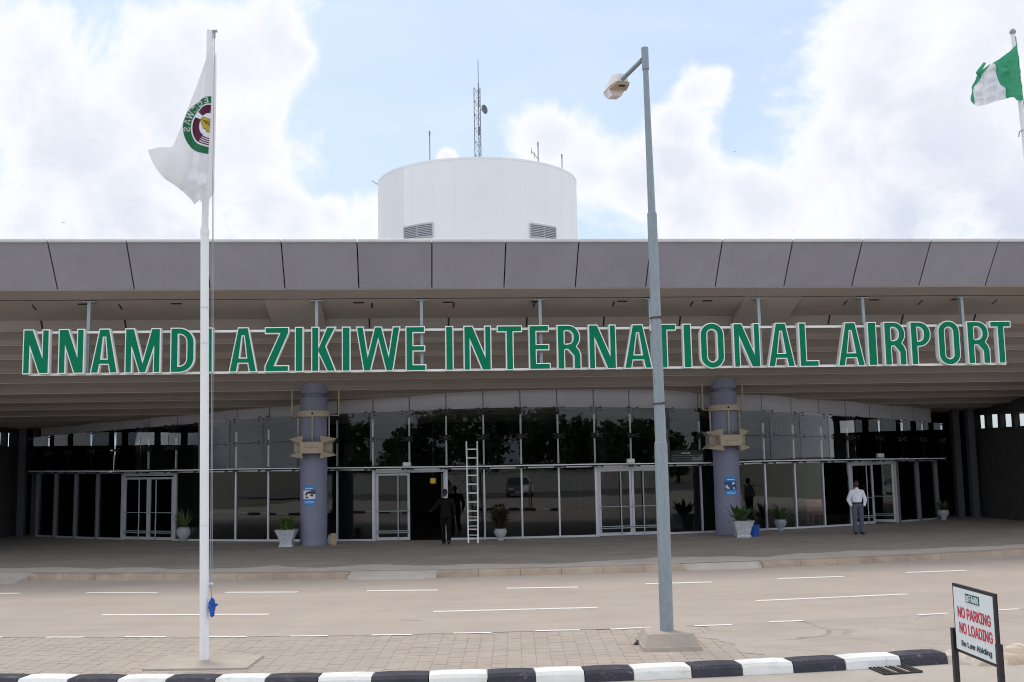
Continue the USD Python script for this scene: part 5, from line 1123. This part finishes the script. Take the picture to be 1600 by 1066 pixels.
kx = gp(10.4, -1.0); chair('hall_chair', 'red chair just inside the glass, nearer the yucca', kx[0], kx[1], math.radians(12)); kx = gp(10.9, -1.05); chair('hall_chair', 'red chair just inside the glass, nearer the man in the white shirt', kx[0], kx[1], math.radians(12))
# ---------------------------------------------------------------- people
def hull_chain(pts):
    """Union of the hulls of consecutive spheres: a limb that tapers from joint to joint."""
    out = []
    for (a, ra), (b, rb) in zip(pts[:-1], pts[1:]):
        s = [manifold3d.Manifold.sphere(r, 20).translate([float(q) for q in p]) for p, r in ((a, ra), (b, rb))]; out.append(manifold3d.Manifold.batch_hull(s))
    return out
def blend(chains, edge=.03, it=6, squash=None):
    m = manifold3d.Manifold.batch_boolean([h for c in chains for h in (hull_chain(c) if isinstance(c, list) else [c])], manifold3d.OpType.Add).refine_to_length(edge)
    mm = m.to_mesh(); t = trimesh.Trimesh(mm.vert_properties[:, :3], mm.tri_verts, process=True); trimesh.smoothing.filter_taubin(t, iterations=it); return t
def ell(c, r): return manifold3d.Manifold.sphere(1., 24).scale([float(x) for x in r]).translate([float(x) for x in c])
def hull_ell(*es): return manifold3d.Manifold.batch_hull([ell(c, r) for c, r in es])
def hand_chains(w, d, side, curl=.5, s=1.):
    """Palm and five fingers growing from wrist w in direction d; side is the thumb's direction."""
    w, d, side = (np.array(a, float) for a in (w, d, side)); d /= np.linalg.norm(d); side = side - d * (side @ d); side /= np.linalg.norm(side); nrm = np.cross(d, side); ch = [[(w, .026 * s), (w + d * .05 * s + side * .018 * s, .024 * s)], [(w + d * .02 * s, .025 * s), (w + d * .08 * s - side * .018 * s, .022 * s)], [(w + d * .05 * s + side * .018 * s, .022 * s), (w + d * .085 * s + side * .022 * s, .018 * s)]]
    for i, (o, L) in enumerate(((.027, .072), (.009, .080), (-.009, .075), (-.027, .060))):
        k = w + d * .085 * s + side * o * s; c1, c2 = curl * .7, curl * 1.5
        a = k + (d * math.cos(c1) + nrm * math.sin(c1)) * L * .5 * s; b = a + (d * math.cos(c2) + nrm * math.sin(c2)) * L * .5 * s; ch.append([(k, .0095 * s), (a, .0088 * s), (b, .0075 * s)])
    t0 = w + d * .025 * s + side * .028 * s; t1 = t0 + (d * .6 + side * .7) * .038 * s; ch.append([(t0, .013 * s), (t1, .0105 * s), (t1 + (d * .95 + side * .2 + nrm * .2) * .032 * s, .0085 * s)]); return ch
def person(label, loc, rot, J, outfit, H=1.73):
    """J: joints in the body's own frame (x to its left as seen from the front reversed: +x is image right, -y faces the viewer)."""
    t = thing('person', label, 'person', loc, rot); c_, s_ = math.cos(rot), math.sin(rot); k = H / 1.75
    def P3(m): v = np.asarray(m.vertices) * k; return trimesh.Trimesh(np.c_[loc[0] + v[:, 0] * c_ - v[:, 1] * s_, loc[1] + v[:, 0] * s_ + v[:, 1] * c_, loc[2] + v[:, 2]], m.faces, process=False)
    A = lambda n: np.array(J[n], float); hd = A('head'); f = np.array(J.get('face', (0, -1, 0)), float); f /= np.linalg.norm(f); sx = np.cross(f, (0, 0, 1)); sx /= np.linalg.norm(sx)
    torso = [hull_ell((A('chest'), (.165, .105, .13)), (A('waist'), (.135, .095, .09))), hull_ell((A('waist'), (.135, .095, .09)), (A('hips'), (.155, .11, .10))), hull_ell((A('shl'), (.06, .06, .06)), (A('shr'), (.06, .06, .06)), (A('chest'), (.15, .09, .10)), (A('neck') - (0, 0, .03), (.06, .06, .03)))]
    legs = lambda g: [[(A('hipl'), .085 + g), (A('kneel'), .055 + g), (A('anklel'), .038 + g)], [(A('hipr'), .085 + g), (A('kneer'), .055 + g), (A('ankler'), .038 + g)]]
    arms = lambda g: [[(A('shl'), .052 + g), (A('elbl'), .040 + g), (A('wrl'), .028 + g)], [(A('shr'), .052 + g), (A('elbr'), .040 + g), (A('wrr'), .028 + g)]]
    head = [ell(hd, (.075, .092, .105)), hull_ell((hd + f * .02 - (0, 0, .06), (.055, .06, .05)), (hd, (.06, .07, .06))), ell(hd + f * .098 - (0, 0, .012), (.014, .022, .022)), ell(hd + sx * .077, (.012, .022, .032)), ell(hd - sx * .077, (.012, .022, .032)), ell(hd + f * .072 - (0, 0, .062), (.028, .016, .014)), ell(hd + f * .07 + (0, 0, .028), (.05, .02, .012))]
    hands = []
    for s in ('l', 'r'):
        if J.get('hand' + s, True): e = A('wr' + s) - A('elb' + s); hands += hand_chains(A('wr' + s), J.get('hd' + s, e), (f * .8 + sx * 0), curl=J.get('curl', .6))
    body = blend(torso + legs(0) + arms(0) + head + [[(A('neck') - (0, 0, .02), .052), (hd - (0, 0, .05), .050)]] + hands, .022, 3); b = part(t, 'body', P3(body), 'skin', smooth=True)
    for s in (-1, 1):
        e = trimesh.creation.icosphere(2, .009); e.vertices += hd + f * .083 + sx * s * .031 + np.array([0, 0, .012]); part(b, 'eye', P3(e), 'eye_white'); e = trimesh.creation.icosphere(1, .0055); e.vertices += hd + f * .0915 + sx * s * .031 + np.array([0, 0, .012]); part(b, 'pupil', P3(e), 'hair')
    hair = blend([hull_ell((hd + (0, 0, .035) - f * .012, (.079, .092, .082)), (hd - f * .03 + (0, 0, .0), (.077, .072, .06)))], .02, 2); hair.vertices = hair.vertices; 
    cut = np.asarray(hair.vertices); low = (cut - hd) @ f > .045; cut[low, 2] = np.maximum(cut[low, 2], hd[2] + .055); hair.vertices = cut; part(t, 'hair', P3(hair), 'hair', smooth=True)
    tro = blend([hull_ell((A('waist') - (0, 0, .04), (.148, .11, .05)), (A('hips'), (.172, .125, .10)))] + [[(A('hip' + s), .10), (A('knee' + s), .078), (A('ankle' + s) + (0, 0, .02), .066)] for s in 'lr'], .03, 4); part(t, 'trousers', P3(tro), outfit['trousers'], smooth=True)
    top_ = [hull_ell((A('neck') - (0, 0, .025), (.07, .07, .03)), ((A('neck') + A('shl')) / 2 - (0, 0, .015), (.06, .065, .05)), ((A('neck') + A('shr')) / 2 - (0, 0, .015), (.06, .065, .05))), hull_ell((A('chest'), (.178, .12, .14)), (A('waist') + (0, 0, .01), (.158, .118, .08))), hull_ell((A('shl'), (.072, .07, .068)), (A('shr'), (.072, .07, .068)), (A('chest'), (.165, .105, .11)), (A('neck') - (0, 0, .04), (.065, .065, .025)))] + [[(A('sh' + s), .072), (A('elb' + s), .060), (A('wr' + s) + (A('elb' + s) - A('wr' + s)) * .06, .046)] for s in 'lr']
    if outfit.get('jacket'): top_.append(hull_ell((A('waist'), (.168, .125, .09)), (A('hips') - (0, 0, .06), (.19, .14, .05))))
    sh_ = blend(top_, .026, 4); part(t, 'jacket' if outfit.get('jacket') else 'shirt', P3(sh_), outfit['top'], smooth=True)
    if not outfit.get('jacket'):
        part(t, 'belt', P3(MB().lathe([(.1, -.02), (.160, -.02), (.160, .02), (.1, .02)], (0, 0, 0), 32).mesh().apply_transform(np.diag([1, .78, 1, 1])).apply_translation(A('waist') - (0, 0, .055))), 'belt')
    col = MB().lathe([(.050, 0), (.066, 0), (.060, .045), (.050, .045)], A('neck') + (0, 0, -.01), 24).mesh(); part(t, 'collar', P3(col), 'collar_white' if outfit.get('jacket') else outfit['top'], smooth=40)
    for s in 'lr':
        a = A('ankle' + s); to = np.array(J.get('toe' + s, f), float); to /= np.linalg.norm(to); sh2 = blend([hull_ell((a - (0, 0, .035) - to * .03, (.042, .045, .045)), (a - (0, 0, .05) + to * .12, (.042, .05, .028)))], .02, 2); v = np.asarray(sh2.vertices)
        if J.get('flat' + s, True): v[:, 2] = np.maximum(v[:, 2], 0.0)
        sh2.vertices = v; part(t, 'shoe', P3(sh2), 'shoe', smooth=40)
    return t
wm = P['man_white']; dm_ = P['man_dark']
person('man in white shirt and grey trousers standing hands in pockets before the right doors', (wm[0], wm[1], .15), 0.,
       dict(head=(-.01, -.02, 1.63), neck=(0, 0, 1.47), chest=(0, 0, 1.27), waist=(0, 0, 1.06), hips=(0, 0, .93), shl=(-.175, 0, 1.365), shr=(.175, 0, 1.365), elbl=(-.275, .03, 1.12), elbr=(.275, .03, 1.12), wrl=(-.215, -.05, .93), wrr=(.215, -.05, .93), handl=False, handr=False,
            hipl=(-.095, 0, .88), hipr=(.095, 0, .88), kneel=(-.105, -.02, .48), kneer=(.105, -.02, .48), anklel=(-.10, .01, .085), ankler=(.105, .01, .085), toel=(-.15, -1, 0), toer=(.2, -1, 0)), dict(top='shirt_white', trousers='trouser_grey'))
person('man in a dark suit seen from behind walking into the open doorway', (dm_[0], dm_[1], .15), math.radians(6),
       dict(head=(-.02, .05, 1.63), neck=(0, .03, 1.47), chest=(0, .02, 1.27), waist=(0, 0, 1.06), hips=(0, 0, .93), face=(-.25, 1, -.05), shl=(-.20, .02, 1.39), shr=(.20, .02, 1.39), elbl=(-.34, .02, 1.16), elbr=(.265, -.08, 1.13), wrl=(-.42, .20, 1.08), wrr=(.27, .06, .92), hdl=(-.3, 1, .0), curl=.8,
            hipl=(-.09, 0, .88), hipr=(.09, 0, .88), kneel=(-.08, .17, .50), kneer=(.09, .03, .48), anklel=(-.06, .27, .09), ankler=(.08, -.30, .17), toel=(-.1, 1, 0), toer=(0, 1, -.55), flatr=True), dict(top='suit', trousers='suit', jacket=True))

# ---------------------------------------------------------------- birds far up
def bird(x, y, z, s, label):
    m = MB().lathe([(.001, -.5), (.10, -.2), (.12, .1), (.001, .45)], n=8).mesh(); m.vertices = m.vertices[:, [0, 2, 1]] * s; b = m
    t = thing('bird', label, 'bird', (x, y, z)); part(t, 'body', trimesh.Trimesh(b.vertices + (x, y, z), b.faces[:, ::-1], process=False), 'bird')
    for sg in (-1, 1): part(t, 'wing', MB().hexa([np.array((x, y, z)) + np.array(q) * s for q in ((0, -.15, 0), (sg * .5, -.1, .22), (sg * .5, .12, .22), (0, .2, 0))], [np.array((x, y, z)) + np.array(q) * s for q in ((0, -.15, .03), (sg * 1.0, .0, .12), (sg * 1.0, .08, .12), (0, .2, .03))]), 'bird')
bird(-34.5, 80., 21.6, .17, 'tiny dark bird in the sky left of the white flag'); bird(17.6, 80., 26.2, .12, 'tiny dark bird in the sky right of the street lamp')

# ---------------------------------------------------------------- what the glass mirrors: trees across the car park behind the viewer
def tree_line():
    v_, f_ = [], []; R_ = np.random.default_rng(21); trunks = MB(); blobs = []
    for i in range(34):
        x = -48 + i * 3.0 + R_.uniform(-1.2, 1.2); cen_ = math.exp(-(x / 26) ** 2); y = -24 - R_.uniform(0, 16); h = R_.uniform(4.5, 7.) + 5.0 * cen_ * R_.uniform(.6, 1.); r = h * R_.uniform(.30, .42)
        trunks.tube((x, y, -.1), (x + R_.uniform(-.3, .3), y, h * .6), .22, .12, n=8)
        for q in range(4): a = R_.uniform(0, 6.28); trunks.tube((x, y, h * .42), (x + math.cos(a) * r * .7, y + math.sin(a) * r * .7, h * .72), .10, .04, n=6)
        n = 1700; nb = 12; cen = np.c_[R_.normal(0, r * .55, nb) + x, R_.normal(0, r * .55, nb) + y, R_.uniform(h * .25, h * .88, nb)]; rad = R_.uniform(.32, .6, nb) * r
        pick = R_.integers(0, nb, n); dv = R_.normal(size=(n, 3)); dv /= np.linalg.norm(dv, axis=1)[:, None]; blobs.append(cen[pick] + dv * rad[pick][:, None] * R_.uniform(.5, 1.08, n)[:, None])
    c = np.vstack(blobs); n = len(c); a, b = R_.normal(size=(n, 3)), R_.normal(size=(n, 3)); a /= np.linalg.norm(a, axis=1)[:, None]; b /= np.linalg.norm(b, axis=1)[:, None]; s = R_.uniform(.18, .42, n)[:, None]
    v = np.stack([c - a * s, c + b * s * .6, c + a * s, c - b * s * .6], 1).reshape(-1, 3); i = np.arange(n) * 4; f = np.r_[np.c_[i, i + 1, i + 2], np.c_[i, i + 2, i + 3]]; return trunks, (v, f)
tk, lv_ = tree_line()
tl_ = thing('tree_line', 'dark trees across the road, seen only mirrored in the terminal glass', 'trees', (0, -30, 0), kind='stuff'); part(tl_, 'crowns', lv_, 'tree_leaf', kind='stuff'); part(tl_, 'trunks', tk, 'bark', kind='stuff')

bw2 = thing('boundary_wall', 'low pale wall behind the parked cars, mirrored in the lower glass', 'wall', (0, -19, -.03)); part(bw2, 'wall', MB().box((0, -19, .82), (90, .2, 1.7)), 'wall_cream'); part(bw2, 'coping', MB().box((0, -19, 1.71), (90, .3, .08)), 'slab_concrete')
def car(label, x, y, rot, paint):
    """A parked saloon, nose towards +x of its own frame."""
    t = thing('parked_car', label, 'car', (x, y, -.03), rot); c_, s_ = math.cos(rot), math.sin(rot); M = lambda m: trimesh.Trimesh(np.c_[x + m.vertices[:, 0] * c_ - m.vertices[:, 1] * s_, y + m.vertices[:, 0] * s_ + m.vertices[:, 1] * c_, m.vertices[:, 2] - .03], m.faces, process=False)
    side = Polygon(chaikin([(-2.15, .32), (-2.2, .75), (-2.05, .95), (-1.35, .98), (.75, .95), (1.75, .80), (2.12, .62), (2.15, .32)], 2)); arch = unary_union([Point(w, .32).buffer(.37) for w in (-1.32, 1.32)])
    b = MB().prism(side.difference(arch), 1.68, lambda v: np.c_[v[:, 0], .84 - v[:, 2], v[:, 1]]).mesh(); b.vertices[:, 1] *= 1 - .10 * np.clip((np.abs(b.vertices[:, 0]) - 1.4) / .8, 0, 1); bd = part(t, 'body', M(b), paint, smooth=35)
    part(t, 'cabin', M(MB().hexa([(-1.55, -.76, .93), (.85, -.76, .93), (.85, .76, .93), (-1.55, .76, .93)], [(-1.0, -.60, 1.40), (.10, -.60, 1.40), (.10, .60, 1.40), (-1.0, .60, 1.40)]).mesh()), 'car_glass')
    part(t, 'roof', M(MB().hexa([(-1.05, -.62, 1.385), (.14, -.62, 1.385), (.14, .62, 1.385), (-1.05, .62, 1.385)], [(-.9, -.54, 1.44), (.0, -.54, 1.44), (.0, .54, 1.44), (-.9, .54, 1.44)]).mesh()), paint)
    pil = MB()
    for s in (-1, 1): pil.bar((.86, s * .765, .93), (.11, s * .605, 1.40), .06).bar((-1.56, s * .765, .93), (-1.01, s * .605, 1.40), .07).bar((-.3, s * .77, .93), (-.35, s * .61, 1.40), .05)
    part(t, 'pillars', M(pil.mesh()), paint, kind='stuff')
    for wx in (-1.32, 1.32):
        for s in (-1, 1):
            w = MB().lathe([(.18, -.10), (.30, -.10), (.325, -.06), (.325, .06), (.30, .10), (.18, .10), (.18, -.10)], n=28).mesh(); w.vertices = w.vertices[:, [0, 2, 1]] + (wx, s * .74, .325); ty = part(t, 'wheel', M(w), 'tyre', smooth=40)
            k = MB().lathe([(.01, -.08), (.19, -.09), (.19, .09), (.01, .08)], n=20).mesh(); k.vertices = k.vertices[:, [0, 2, 1]] + (wx, s * .74, .325); part(ty, 'rim', M(k), 'aluminium', smooth=40)
    for s in (-1, 1): part(t, 'headlight', M(bevel_box((.14, .34, .15), (2.05, s * .55, .66), .03)), 'head_lamp')
    part(t, 'bumper', M(bevel_box((.16, 1.52, .18), (2.12, 0, .42), .04)), paint); part(t, 'number_plate', M(MB().box((2.207, 0, .42), (.012, .50, .11)).mesh()), 'plastic_white')
for lab, cx_, cy_, a_, pnt in (('dark saloon car parked facing the terminal, mirrored in the glass right of the ladder', 2.6, -8.5, 92, 'car_dark'), ('white saloon car parked facing the terminal, mirrored in the closed double door', 6.6, -9.0, 88, 'car_white'), ('maroon saloon car parked facing the terminal, mirrored in the glass beside the left column', -7.2, -8.2, 95, 'car_maroon')): car(lab, cx_, cy_, math.radians(a_), pnt)
